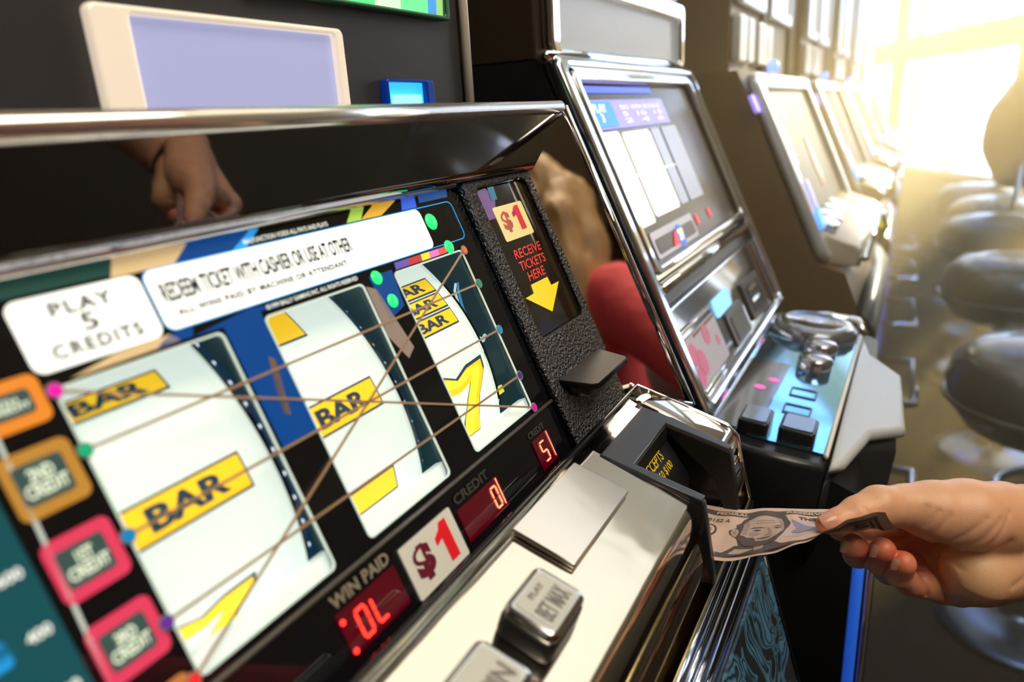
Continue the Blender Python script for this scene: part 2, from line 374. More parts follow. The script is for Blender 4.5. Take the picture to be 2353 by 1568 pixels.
# pay boxes down the left side
boxes = [(.1555, .1395, (.70, .22, .02), 'ORANGE', '4TH\nCREDIT'), (.1335, .1125, (.42, .20, .03), 'G', '2ND\nCREDIT'), (.1050, .0845, (.62, .04, .10), 'R', '1ST\nCREDIT'), (.0760, .0555, (.62, .04, .10), 'R', '3RD\nCREDIT'), (.047, .027, (.45, .16, .04), 'B', '5TH\nCREDIT')]
for i, (t, b, c, _, s) in enumerate(boxes):
    bb = P(rrect(.0872, b, .1088, t, .003), glow('paybox_%d' % i, c, .75), 'pay_box')
    shape(G, rrect(.0900, b + .004, .1050, t - .004, .0015), .0006, .0002, mat('paybox_dark', (.02, .05, .05), .3, emit=(.05, .10, .09), es=.6), 'pay_box_centre', bb)
    text(G, s, .0912, b + .006, .1040, t - .006, .0009, glow('pay_text', (.75, .85, .65), .8), parent=bb, bold=.03)
teal = mat('teal_print', (.0, .05, .06), .3, emit=(.01, .10, .13), es=.5)
P(rrect(.0500, .010, .0842, .150, .003), teal, 'paytable')
for i in range(7):
    yy = .140 - .0185 * i
    text(G, ('2400', '1200', '600', '400', '160', '80', '40')[i], .0745, yy - .0035, .0815, yy, .0006, white_text, parent=M, bold=.03)
    P(rrect(.060, yy - .006, .070, yy + .002, .002), (skyb, pale_edge, glow('violet_print', (.2, .1, .7), .6))[i % 3], 'paytable_mark')
P([(.0855, .02), (.0868, .02), (.0925, .1505), (.0912, .1505)], glow('pale_divider', (.55, .62, .58), .6), 'divider')  # reflection of a light strip painted as a pale glowing band
# pay lines and their dots
lineM = mat('pay_line', (.72, .48, .30), .3, .55)
dots_l = [(.1115, .1475, (.9, .0, .5)), (.1115, .1262, (.0, .45, .22)), (.1112, .0950, (.0, .25, .6)), (.1095, .0638, (.12, .03, .35)), (.1090, .0425, (.85, .03, .03))]
dots_r = [(.3572, .1472, (.9, .12, .04)), (.3570, .1250, (.0, .28, .14)), (.3568, .0940, (.0, .25, .55)), (.3565, .0628, (.05, .02, .2)), (.3565, .0408, (.75, .0, .45))]
for (a, b, w_) in ((0, 4, .0011), (1, 1, .0012), (2, 2, .0012), (3, 3, .0012), (4, 0, .0012)):
    p, q = Vector(dots_l[a][:2]), Vector(dots_r[b][:2]); nrm = Vector((-(q - p).y, (q - p).x)).normalized() * w_ / 2
    shape(G, [(p - nrm)[:], (q - nrm)[:], (q + nrm)[:], (p + nrm)[:]], .0009, .0004, lineM, 'pay_line', M)
for i, (x, y, c) in enumerate(dots_l + dots_r):
    shape(G, circ(x, y, .0030 if i > 4 else .0027), .0013, .0003, mat('dot_rim', (.3, .3, .3), .3), 'line_dot', M)
    shape(G, circ(x, y, .0022), .0016, .0003, mat('dot_%d' % i, c, .4, emit=c, es=.35), 'line_dot', M)

# reels: three drums behind the glass
RR, SC = .120, .090
cream_r = mat('reel_strip', (.55, .62, .57), .35, emit=(.82, .96, .87), es=.80)
yel = mat('symbol_yellow', (.95, .6, .02), .4, emit=(1, .62, .02), es=.78); yel2 = mat('symbol_lemon', (.9, .8, .02), .4, emit=(.95, .85, .05), es=.75)
reel_navy = mat('reel_rim_navy', (.0, .03, .12), .3, emit=(.0, .05, .16), es=.4)
def on_reel(lift):
    def fn(x, s, z=0):
        th = (s - SC) / RR; r = RR + lift + z
        return G(x, SC + r * math.sin(th), -(.012 + RR) + r * math.cos(th))
    return fn
def rpatch(pts, lift, m, name, parent):
    me = curve_mesh([pts], 0); bm = bmesh.new(); bm.from_mesh(me)
    bmesh.ops.subdivide_edges(bm, edges=[e for e in bm.edges if e.calc_length() > .006], cuts=3, use_grid_fill=True); bmesh.ops.triangulate(bm, faces=bm.faces); bm.to_mesh(me); bm.free()
    warp(me, on_reel(lift)); return link(name, me, m, parent)
def rgrid(x0, s0, x1, s1, lift, m, name, parent): return link(name, warp(grid_rect(x0, s0, x1, s1, 2, max(2, int((s1 - s0) / .003))), on_reel(lift)), m, parent, True)
def rtext(s, x0, s0, x1, s1, lift, m, parent, bold=.04): return link('bar_lettering', warp(fit(glyph_mesh(s, bold), x0, s0, x1, s1), on_reel(lift)), m, parent)
def bar(reel, x0, x1, s0, s1, txt='BAR'):
    d = rgrid(x0, s0, x1, s1, .0003, inkn, 'bar_symbol', reel)
    m_ = .0011
    rgrid(x0 + m_, s0 + m_, x1 - m_, s1 - m_, .0006, yel, 'bar_plate', reel)
    if txt: rtext(txt, x0 + .20 * (x1 - x0), s0 + .22 * (s1 - s0), x1 - .18 * (x1 - x0), s1 - .20 * (s1 - s0), .0009, inkn, reel)
def seven(reel, x0, y0, x1, y1):
    base = [(0, .80), (.10, 1.0), (.35, .88), (.62, .98), (1.0, 1.0), (.98, .82), (.72, .50), (.62, .22), (.60, 0), (.22, 0), (.28, .28), (.45, .55), (.62, .76), (.35, .70), (.12, .72)]
    f = lambda k: [(x0 + (x1 - x0) * (.5 + (a - .5) * k), y0 + (y1 - y0) * (.5 + (b - .5) * k)) for a, b in base]
    rpatch(f(1.0), .0003, inkn, 'seven_symbol', reel); rpatch(f(.90), .0006, yel, 'seven_face', reel)
    hl = [(.12, .80), (.35, .76), (.70, .84), (.50, .58), (.34, .26), (.30, .08), (.42, .08), (.48, .30), (.62, .54), (.86, .82), (.86, .90), (.60, .90), (.35, .84), (.16, .92)]
    rpatch([(x0 + (x1 - x0) * a, y0 + (y1 - y0) * b) for a, b in hl], .0009, yel2, 'seven_highlight', reel)
def reel(x0, x1):
    r = rgrid(x0, SC - .11, x1, SC + .11, 0, cream_r, 'reel', M)
    for k, (dx0, dx1, rr, m) in enumerate(((.0, .0022, .0022, chrome), (.0022, .0075, -.002, reel_navy))):
        vs, fs = [], []; n = 60
        for i in range(n + 1):
            th = -1.0 + 2.0 * i / n
            for xx, r_ in ((x1 + dx0, RR + rr), (x1 + dx1, RR + rr), (x1 + dx1, RR - .03), (x1 + dx0, RR - .03)): vs.append(G(xx, SC + r_ * math.sin(th), -(.012 + RR) + r_ * math.cos(th)))
        for i in range(n):
            for j in range(4): a, b = i * 4 + j, i * 4 + (j + 1) % 4; fs.append((a, b, b + 4, a + 4))
        me = bpy.data.meshes.new('reel_rim'); me.from_pydata(vs, [], fs); link('reel_rim', me, m, r)
    bm = bmesh.new()
    for i in range(15):
        th = -.62 + i * .095; c = G(x1 + .0045, SC + (RR - .001) * math.sin(th), -(.012 + RR) + (RR - .001) * math.cos(th))
        bmesh.ops.create_icosphere(bm, subdivisions=2, radius=.0011, matrix=Matrix.Translation(c))  # glowing beads in place of bright reflections along the rim
    me = bpy.data.meshes.new('rim_studs'); bm.to_mesh(me); bm.free(); o = link('rim_studs', me, glow('stud_white', (.8, .88, 1), 1.2), r, True); o['kind'] = 'stuff'
    return r
r1 = reel(.1170, .1800); bar(r1, .1140, .1610, .1370, .1475); bar(r1, .1140, .1690, .0862, .1022); seven(r1, .1150, .0340, .1560, .0555)
r2 = reel(.2010, .2640); bar(r2, .1900, .2360, .1360, .1560, ''); bar(r2, .2010, .2540, .0885, .1045); bar(r2, .1990, .2460, .0460, .0590, '')
r3 = reel(.2860, .3480)
for k in range(3): bar(r3, .2940, .3420, .1085 + .0118 * k, .1196 + .0118 * k)
seven(r3, .2980, .0420, .3460, .0850)
bay = mat('reel_bay', (.01, .05, .06), .4, emit=(.01, .06, .07), es=.35)
shape(G, [(XL, -.01), (.379, -.01), (.379, .19), (XL, .19)], -.18, .004, bay, 'reel_bay_back', M)
for x in (.106, .191, .2755, .3745):
    BD = Frame(G(x - .001, 0, 0), G.y, -G.z, G.x); shape(BD, [(.0, .006), (.186, .006), (.186, .17), (.0, .17)], 0, .002, bay, 'bay_divider', M)
for a, b in wins:
    shape(G, [(a - .004, .036), (b + .004, .036), (b + .004, .0475), (a - .004, .0475)], -.010, .006, mat('reflector', (.85, .9, .88), .3, emit=(.8, .95, .9), es=.55), 'light_reflector', M)
    shape(G, [(a - .004, .149), (b + .004, .149), (b + .004, .153), (a - .004, .153)], -.010, .006, MATS['reflector'], 'light_reflector', M)
wireM = glow('white_wire', (.6, .85, .95), .7)
tube([G(.364, .131, -.02), G(.360, .127, -.02), G(.3605, .118, -.022), G(.3625, .108, -.024)], .0008, wireM, 'wire', M); tube([G(.3665, .131, -.02), G(.3635, .126, -.02), G(.3635, .116, -.022), G(.3652, .106, -.024)], .0008, mat('blue_wire', (.05, .4, .7), .4, emit=(.05, .4, .7), es=.4), 'wire', M)
tube([G(.358, .093, -.018), G(.363, .091, -.018), G(.370, .093, -.02)], [.0026, .0014, .0012], wireM, 'wire_connector', M)
shape(G, rrect(.357, .064, .370, .080, .001), -.03, .003, mat('bay_card', (.5, .7, .6), .4, emit=(.5, .75, .65), es=.5), 'circuit_card', M)
shape(G, rrect(.356, .055, .363, .060, .0003), -.02, .001, glow('yellow_tag', (.85, .8, .05), .8), 'yellow_tag', M)

# meters under the reels
mdark = mat('meter_window', (.05, .0, .004), .12, emit=(.16, .0, .01), es=.35, coat=1)
led = glow('red_led', (1, .03, .02), 3.2); led2 = glow('red_led_core', (1, .25, .12), 2.4)
SEG = {'a': ((.08, 1), (.92, 1)), 'b': ((1, .92), (1, .55)), 'c': ((1, .45), (1, .08)), 'd': ((.92, 0), (.08, 0)), 'e': ((0, .08), (0, .45)), 'f': ((0, .55), (0, .92)), 'g': ((.1, .5), (.9, .5))}
def seg_digit(ss, x0, y0, x1, y1, parent, w_=.0011):
    for k in ss:
        (ax, ay), (bx, by) = SEG[k]; p = Vector((x0 + (x1 - x0) * ax, y0 + (y1 - y0) * ay)); q = Vector((x0 + (x1 - x0) * bx, y0 + (y1 - y0) * by))
        d = (q - p).normalized(); nn = Vector((-d.y, d.x)) * w_ / 2; e_ = d * w_ * .4
        shape(G, [(p - nn)[:], (q - nn)[:], (q + e_)[:], (q + nn)[:], (p + nn)[:], (p - e_)[:]], .0012, .0003, led if w_ > .001 else led2, 'digit_segment', parent)
def meter(x0, x1, y0, y1):
    f = shape(G, [rrect(x0, y0, x1, y1, .0006)], .0004, .0005, mdark, 'meter', M); return f
m1 = meter(.1668, .2045, .0065, .0255); seg_digit('abcdef', .1755, .0095, .1810, .0215, m1, .0013); seg_digit('efd', .1850, .0100, .1905, .0215, m1, .0013)
for p in ((.1685, .0215), (.1685, .0085)): shape(G, circ(p[0], p[1], .0012), .0012, .0003, led, 'indicator', m1)
m2 = meter(.2555, .2955, .0060, .0240); seg_digit('abcdef', .2855, .0090, .2905, .0205, m2, .0009); shape(G, rrect(.2930, .008, .2936, .0235, .0002), .0012, .0002, led2, 'indicator', m2)
m3 = meter(.3395, .3600, .0050, .0245); seg_digit('afgcd', .3455, .0085, .3510, .0205, m3, .0009); shape(G, rrect(.3572, .007, .3577, .024, .0002), .0012, .0002, led2, 'indicator', m3)
greyt = mat('grey_lettering', (.30, .26, .20), .4); dkt = mat('dark_lettering', (.055, .053, .05), .35)
text(G, 'WIN PAID', .1675, .0272, .2040, .0330, .0006, greyt, parent=M, bold=.03)
text(G, 'CREDIT', .2570, .0258, .2900, .0312, .0006, dkt, parent=M, bold=.03)
text(G, 'CREDIT', .3385, .0260, .3590, .0300, .0006, dkt, parent=M, bold=.03)
dl = shape(G, rrect(.2100, .0028, .2510, .0290, .001), .0005, .0008, mat('denomination_card', (.62, .60, .52), .35, emit=(.6, .6, .52), es=.25), 'denomination_card', M)
redp = mat('red_print', (.75, .01, .02), .3, emit=(.7, .01, .02), es=.25); maroon = mat('maroon_print', (.16, .01, .03), .4)
text(G, '$', .2150, .0075, .2285, .0250, .0016, maroon, 'dollar_sign', dl, bold=.06)
def figure_one(fr, x0, y0, x1, y1, z, m, parent):
    q = [(.30, 0), (1, 0), (1, 1), (.55, 1), (.40, .86), (0, .74), (0, .56), (.42, .64), (.42, .0)]
    shape(fr, [(x0 + (x1 - x0) * a, y0 + (y1 - y0) * b) for a, b in q[1:]], z, .0003, m, 'figure_one', parent)
figure_one(G, .2330, .0065, .2445, .0265, .0016, redp, dl)
tube([G(XL, .0365, .0006), G(.379, .0365, .0006)], .0012, mat('satin_rail', (.10, .09, .08), .3), 'mask_ridge', M)

# textured ticket panel
tp = shape(G, [[(.3795, -.004), (.472, -.004), (.472, .1875), (.3795, .1875)], rrect(.3930, .0745, .4625, .1825, .005)], .0, .005, grain, 'ticket_panel', M, bevel=.0012)
shape(G, rrect(.3925, .074, .463, .183, .005), .0008, .0012, mat('ticket_window', (.02, .012, .008), .05, spec=.8), 'ticket_window', M)
shape(G, [rrect(.3922, .0737, .4633, .1833, .0055), rrect(.3936, .0751, .4619, .1819, .005)], .0032, .001, black_gloss, 'ticket_window_rim', M)
P2 = .0023
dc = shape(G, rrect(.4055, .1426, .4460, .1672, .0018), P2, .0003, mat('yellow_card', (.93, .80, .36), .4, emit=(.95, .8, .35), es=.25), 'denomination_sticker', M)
text(G, '$', .4105, .1480, .4225, .1630, P2 + .0006, mat('coral_print', (.70, .12, .08), .4), 'dollar_sign', dc, bold=.04)
figure_one(G, .4270, .1475, .4380, .1650, P2 + .0006, redp, dc); shape(G, [(.4270, .1580), (.4310, .1595), (.4310, .1640), (.4270, .1600)], P2 + .001, .0002, mat('magenta_print', (.6, .02, .4), .4), 'magenta_shade', dc)
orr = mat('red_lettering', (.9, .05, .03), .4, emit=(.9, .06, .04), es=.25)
text(G, 'RECEIVE', .4080, .1295, .4465, .1360, P2, orr, parent=M, bold=.008, slant=.15); text(G, 'TICKETS', .4080, .1208, .4455, .1273, P2, orr, parent=M, bold=.008, slant=.15); text(G, 'HERE', .4130, .1124, .4375, .1188, P2, orr, parent=M, bold=.008, slant=.15)
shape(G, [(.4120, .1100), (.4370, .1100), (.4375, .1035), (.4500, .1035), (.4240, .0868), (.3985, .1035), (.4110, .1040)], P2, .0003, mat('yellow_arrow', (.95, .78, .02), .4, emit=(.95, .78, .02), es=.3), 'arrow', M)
P_ = [(.3945, .160), (.3945, .180), (.408, .1815), (.414, .172), (.405, .160)]
shape(G, P_, P2, .0002, mat('violet_reflect', (.25, .12, .4), .2), 'holographic_patch', M); shape(G, [(.409, .172), (.4165, .172), (.4185, .1815), (.410, .1815)], P2 + .0003, .0002, mat('azure_patch', (.02, .25, .5), .2), 'holographic_patch', M)  # flat violet and azure patches laid on the ticket window
# ticket shelf
shelf_black = mat('shelf_black', (.006, .006, .007), .38, spec=.12)
sf = Frame(G(0, .0435, 0), G.x, (0, -1, 0), (0, 0, 1))
sh = [(.3900, -.002), (.4620, -.002), (.4500, .029), (.4460, .031), (.3940, .031), (.3905, .027)]
shape(sf, sh, .0, .0042, shelf_black, 'ticket_shelf', M, bevel=.0008)
shape(sf, [(.394, 0), (.456, 0), (.444, .022), (.398, .022)], -.008, .008, black_satin, 'shelf_bracket', M, bevel=.0006)

# button deck
XD = .4775
D = Frame((0, .163, .951), (1, 0, 0), Vector((0, -1, -.34)), Vector((0, -.34, 1)))   # y grows towards the player
dp = [(.176, .934), (.1665, .9455), (.1655, .9495), (.163, .951)]
for i in range(1, 9): dp.append((.163 - .068 * i / 8, .951 - .02312 * i / 8))
for k in range(8):
    a = math.radians(18.8 + (86 - 18.8) * k / 7); dp.append((.0950 - .0078 * (math.sin(a) - math.sin(math.radians(18.8))), .92788 - .017 * (math.cos(math.radians(18.8)) - math.cos(a))))
lip_y, lip_z = dp[-1]
strip(None, XL, .3685, dp, deckm, 'button_deck', M)
strip(None, .3685, .4430, dp[:4] + [(.140, .951 - .34 * .023)], deckm, 'button_deck', M); strip(None, .4430, XD, dp, deckm, 'button_deck', M)
for x0, x1 in ((XL, .3670), (.4445, XD - .001)): prism_x(x0, x1, [(.176, .930), (.163, .9475), (.098, .924), (lip_y + .003, lip_z), (.094, .88), (.176, .88)], black_satin, 'deck_base', M)
prism_x(XL, .4765, [(.174, .9405), (.1665, .9520), (.1630, .9520), (.1630, .946), (.172, .932)], black_gloss, 'deck_gasket', M)
tube([G(XL, -.0035, .0015), G(.472, -.0035, .0015)], .0007, chrome, 'gasket_line', M)
bp_ = shape(D, rrect(.2650, .0042, .3425, .0405, .0012), .0008, .0030, mat('blank_plate', (.86, .8, .76), .14, 1, bump=.06, bscale=30, bdist=.003), 'cover_plate', M, bevel=.0006)
def button(x0, y0, x1, y1, s1, s2):
    b = shape(D, rrect(x0, y0, x1, y1, .005), 0, .011, black_satin, 'button', M, bevel=.0016)
    c = shape(D, rrect(x0 + .0006, y0 + .0006, x1 - .0006, y1 - .0006, .0045), .0095, .0068, mat('button_chrome', (.55, .55, .55), .14, 1), 'button_bezel', b, bevel=.0025)
    shape(D, rrect(x0 + .0045, y0 + .004, x1 - .0045, y1 - .004, .003), .0160, .0007, mat('button_lens', (.52, .52, .47), .22, coat=.6, emit=(.5, .5, .45), es=.12), 'button_lens', b, bevel=.0003)
    F = Frame(D(0, 0), D.x, -D.y, D.z)
    if s1: text(F, s1, x0 + .012, -(y0 + .0095), x1 - .011, -(y0 + .0065), .0171, mat('button_ink', (.22, .20, .2), .5), 'lettering', b, bold=.02)
    if s2: text(F, s2, x0 + .007, -(y1 - .006), x1 - .007, -(y0 + .0125), .0171, MATS['button_ink'], 'lettering', b, bold=.02)
    return b
button(.2065, .0280, .2405, .0555, 'PLAY', 'BET MAX'); button(.1560, .0280, .1900, .0555, '', 'SPIN')
# bill acceptor bezel
BZ = Frame((0, .087, .930), (1, 0, 0), Vector((0, 1, .28)), Vector((0, -.28, 1)))     # y runs back from the front edge
bzm = mat('bezel_plastic', (.022, .026, .036), .36, bump=.25, bscale=900, bdist=.0003, spec=.7)
recess_shade_black = mat('recess_black', (.004, .004, .005), .5)  # shade inside the recess put into a darker black
bl = shape(BZ, [[(.3665, .0), (.3735, 0), (.3735, .0455), (.4385, .0455), (.4385, 0), (.4455, 0), (.4500, .044), (.4475, .0665), (.3665, .0665)]], -.004, .004, bzm, 'bill_acceptor', M, bevel=.0009)
for x0, x1 in ((.3665, .3735), (.4385, .4465)):
    prism_x(x0, x1, [(.0865, .927), (.0785, .874), (.086, .872), (.0965, .905), (.136, .940)], black_satin if x0 < .4 else recess_shade_black, 'bezel_leg', bl, .0008)
box((.3735, .130, .880), (.4385, .136, .941), recess_shade_black, 'recess_wall', bl); prism_x(.3735, .4385, [(.084, .876), (.130, .884), (.130, .879), (.084, .871)], recess_shade_black, 'bill_tray', bl)
prism_x(.3735, .4385, [(.114, .905), (.134, .935), (.134, .897), (.114, .893)], recess_shade_black, 'bill_slot_housing', bl)
AF = Frame((0, .114, .905), (1, 0, 0), Vector((0, .020, .030)), Vector((0, -.03, .02)))
ya = mat('amber_lettering', (.55, .38, .03), .4, emit=(.5, .33, .02), es=.35)
text(AF, 'ACCEPTS', .3850, .0230, .4200, .0305, .0006, ya, 'lettering', bl, bold=.02); text(AF, '$10 $50 $100', .3850, .0135, .4250, .0200, .0006, ya, 'lettering', bl, bold=.02)
shape(AF, [(.402, .004), (.411, .004), (.4065, .009)], .0005, .0003, green_l, 'insert_arrow', bl)
# dark raised surround between deck and frame corner
prism_x(.4500, XD - .002, [(.163, .951), (.150, .9485), (.096, .9290), (.093, .922), (.12, .92)], mirror_chrome, 'deck_end_cap', M, .0012)
tube([(XD - .001, .165, .9505), (XD, .130, .9395), (XD, .098, .9290), (XD, .0905, .9220), (XD, .0875, .905), (XD, .080, .875)], .0022, chrome, 'deck_end_edge', M)
# fascia, rails and belly glass
for x0, x1 in ((XL, .3700), (.4420, XD + .001)): prism_x(x0, x1, [(.0882, .9060), (.0798, .8735), (.0850, .8730), (.0930, .906)], mat('fascia_glass', (.012, .006, .004), .05, coat=1, spec=1), 'front_fascia', M)
for x0, x1 in ((XL, .3700), (.4420, XD + .001)): tube([(x0, .0886, .9065), (x1, .0886, .9065)], .0012, gold, 'gold_strip', M)
tube([(XL, .0793, .8735), (XD + .001, .0793, .8735)], .0009, gold, 'gold_strip', M)
for i, (y, z, r) in enumerate(((.0790, .8690, .0034), (.0770, .8600, .0032), (.0748, .8510, .0038), (.0722, .8400, .0042))): tube([(XL, y, z), (XD + .001, y, z)], r, chrome, 'chrome_rail', M, 14)
prism_x(XL, XD + .001, [(.0815, .873), (.0705, .829), (.09, .829), (.09, .873)], black_satin, 'rail_backing', M)
def swirl_mat():
    m = mat('swirl_glass', (.02, .05, .08), .08, coat=1); n = m.node_tree; b = n.nodes['Principled BSDF']
    t = n.nodes.new('ShaderNodeTexCoord'); x = n.nodes.new('ShaderNodeTexNoise'); x.inputs['Scale'].default_value = 16; x.inputs['Distortion'].default_value = 3.5; x.inputs['Detail'].default_value = .6
    r = n.nodes.new('ShaderNodeValToRGB'); r.color_ramp.interpolation = 'EASE'
    for i, (p, c) in enumerate(((.36, (.002, .006, .01)), (.44, (.05, .16, .24)), (.47, (.003, .012, .02)), (.55, (.06, .19, .28)), (.60, (.004, .012, .02)), (.68, (.07, .2, .3)))):
        e_ = r.color_ramp.elements[i] if i < 2 else r.color_ramp.elements.new(p); e_.position = p; e_.color = rgb(c)
    n.links.new(t.outputs['Object'], x.inputs['Vector']); n.links.new(x.outputs['Fac'], r.inputs[0]); n.links.new(r.outputs[0], b.inputs['Base Color']); n.links.new(r.outputs[0], b.inputs['Emission Color']); b.inputs['Emission Strength'].default_value = .30
    return m
bf = slope_frame(.0385, .72, .031, .109)
shape(bf, [(XL + .01, -.06), (.476, -.06), (.476, .110), (XL + .01, .110)], .0005, .002, swirl_mat(), 'belly_glass', M)
tube([(.4785, .068, .826), (.4785, .037, .718), (.4785, .018, .655), (.4785, .018, .0)], .003, black_gloss, 'belly_edge', M)
# upper screens
UF = face_frame(.297)
def framed(fr, x0, y0, x1, y1, w_, mf, ms, parent, name='screen', r=.004):
    f = shape(fr, [rrect(x0, y0, x1, y1, r), rrect(x0 + w_[0], y0 + w_[1], x1 - w_[2], y1 - w_[3], r * .5)], 0, .006, mf, name + '_frame', parent, bevel=.0015)
    shape(fr, rrect(x0 + w_[0] - .001, y0 + w_[1] - .001, x1 - w_[2] + .001, y1 - w_[3] + .001, r * .5), .001, .001, ms, name, parent); return f
framed(UF, .188, 1.085, .338, 1.2045, (.018, .004, .007, .0035), mat('cream_frame', (.85, .72, .58), .25, .2, emit=(1, .85, .68), es=.55), mat('lavender_screen', (.25, .25, .42), .25, emit=(.37, .39, .62), es=.85, noise=0), M, 'lavender_screen')
framed(UF, .270, 1.2175, .4530, 1.33, (.004, .003, .006, .004), mat('dark_green_frame', (.05, .16, .07), .3, .5), mat('topper_base', (.05, .2, .1), .3, emit=(.05, .3, .12), es=.5), M, 'topper_screen')
for x0, x1, c in ((.276, .296, (.3, .7, .3)), (.296, .318, (.55, .8, .45)), (.318, .345, (.05, .42, .75)), (.345, .372, (.1, .85, .25)), (.372, .398, (.6, .95, .6)), (.398, .428, (.15, .85, .3)), (.428, .438, (.05, .3, .7)), (.438, .446, (.3, .6, .2))):
    shape(UF, [(x0, 1.2205), (x1, 1.2205), (x1 + .003, 1.25), (x0 + .003, 1.25)], .003, .001, glow('topper_%d' % int(x0 * 1e3), c, .9), 'topper_artwork', M)
framed(UF, .3735, 1.120, .4255, 1.1785, (.002, .002, .009, .002), mat('cobalt_bezel', (.0, .02, .12), .3, emit=(.0, .03, .3), es=.5), glow('cyan_display', (.03, .50, 1.0), 1.15), M, 'blue_display', .002)
shape(UF, rrect(.379, 1.163, .411, 1.169, .001), .004, .0005, glow('cyan_bar', (.3, .85, 1), 1.1), 'display_line', M)
tube([(.4745, .294, 1.10), (.4745, .294, 1.40)], .0035, mat('pale_post', (.85, .80, .70), .3, .2), 'corner_post', M)
# ================================================================== the banknote
BT = [33, 61, 77.5, 101, 121, 138, 156]
BF = [(0.44, 0.108, 0.883), (0.44, 0.079, 0.885), (0.4453, 0.0629, 0.887), (0.4483, 0.0386, 0.8904), (0.4504, 0.0179, 0.8935), (0.4529, 0.0, 0.8922), (0.4536, -0.0214, 0.8873)]
BM = [(0.407, 0.108, 0.8835), (0.407, 0.08, 0.8855), (0.4118, 0.0593, 0.8904), (0.4141, 0.0343, 0.8958), (0.4146, 0.0135, 0.891), (0.4184, -0.0004, 0.893), (0.4275, -0.0151, 0.895)]
BN = [(0.374, 0.108, 0.884), (0.374, 0.081, 0.886), (0.3783, 0.0556, 0.8937), (0.3843, 0.0318, 0.906), (0.3908, 0.018, 0.9155), (0.3981, 0.0065, 0.921), (0.4077, -0.0074, 0.9223)]
def spline(T, Pts, t):
    i = 0
    while i < len(T) - 2 and t > T[i + 1]: i += 1
    p0, p1, p2, p3 = [Vector(Pts[max(0, min(len(Pts) - 1, j))]) for j in (i - 1, i, i + 1, i + 2)]
    k = (t - T[i]) / (T[i + 1] - T[i]); k = max(0, min(1.0, k))
    m1_ = (p2 - p0) * .5; m2_ = (p3 - p1) * .5; k2, k3 = k * k, k ** 3
    return p1 * (2 * k3 - 3 * k2 + 1) + m1_ * (k3 - 2 * k2 + k) + p2 * (-2 * k3 + 3 * k2) + m2_ * (k3 - k2)
def bill(t, v, z=0):
    """t along the note (mm), v across it from the far edge (0..66 mm), z over the printed face"""
    def q(t, v):
        f, m_, n_ = spline(BT, BF, t), spline(BT, BM, t), spline(BT, BN, t); s = v / 66
        p = f * (1 - s) ** 2 + m_ * (2 * s * (1 - s)) + n_ * s * s
        return p + Vector((0, 0, .0006 * math.sin(t * .35) * math.sin(v * .12)))
    p = q(t, v)
    if z:
        a = q(t + .5, v) - q(t - .5, v); b = q(t, v - .5) - q(t, v + .5); p = p + a.cross(b).normalized() * z
    return p
bn = thing('banknote', 'five dollar banknote, curled lengthwise, held by the hand and entering the bill slot', 'banknote', (.42, .03, .89))
paper = mat('note_paper', (.66, .47, .40), .7, noise=.12, nscale=90); pink = mat('note_lilac', (.58, .44, .46), .7); gink = mat('note_ink', (.10, .075, .075), .7); mid = mat('note_midtone', (.36, .26, .24), .7)
skin_tone = mat('note_skin', (.50, .37, .32), .7); back_p = mat('note_back', (.50, .42, .30), .7)
def bgrid(t0, v0, t1, v1, z, m, name, nx, ny): return link(name, warp(grid_rect(t0, v0, t1, v1, nx, ny), bill), m, bn, True) if not z else link(name, warp(grid_rect(t0, v0, t1, v1, nx, ny), lambda a, b, c: bill(a, b, z)), m, bn, True)
bgrid(33, 0, 156, 66, 0, paper, 'note_sheet', 110, 48)
bgrid(33, 0, 156, 66, -.00008, back_p, 'note_back_face', 110, 48)
def bshape(pts, z, m, name='printed_mark', parent=None, cut=1.6):
    me = curve_mesh([pts], 0); bm = bmesh.new(); bm.from_mesh(me)
    for _ in range(3):
        L = [e for e in bm.edges if e.calc_length() > 3]
        if not L: break
        bmesh.ops.subdivide_edges(bm, edges=L, cuts=1); bmesh.ops.triangulate(bm, faces=bm.faces)
    bm.to_mesh(me); bm.free(); warp(me, lambda a, b, c: bill(a, b, z)); return link(name, me, m, parent or bn)
def btext(s, t0, v0, t1, v1, z, m, name='lettering', bold=.03):
    return link(name, warp(fit(glyph_mesh(s, bold), t0, -v1, t1, -v0), lambda a, b, c: bill(a, -b, z)), m, bn)
z1, z2, z3, z4 = .00022, .00036, .0005, .00064
bgrid(33, 5.5, 154, 11.0, z1, gink, 'note_border', 90, 3)
bgrid(33, 5.0, 154, 5.4, z1, mid, 'note_border_line', 90, 1)
bshape([(33, 56), (60, 56.5), (66, 59), (72, 60), (80, 60.5), (92, 59), (108, 60), (154, 60), (154, 62.5), (33, 62.5)], z1, gink, 'note_border')
btext('FEDERAL', 49, 6.4, 67.5, 9.9, z2, paper); btext('RESERVE', 90.5, 6.4, 112.5, 9.9, z2, paper)

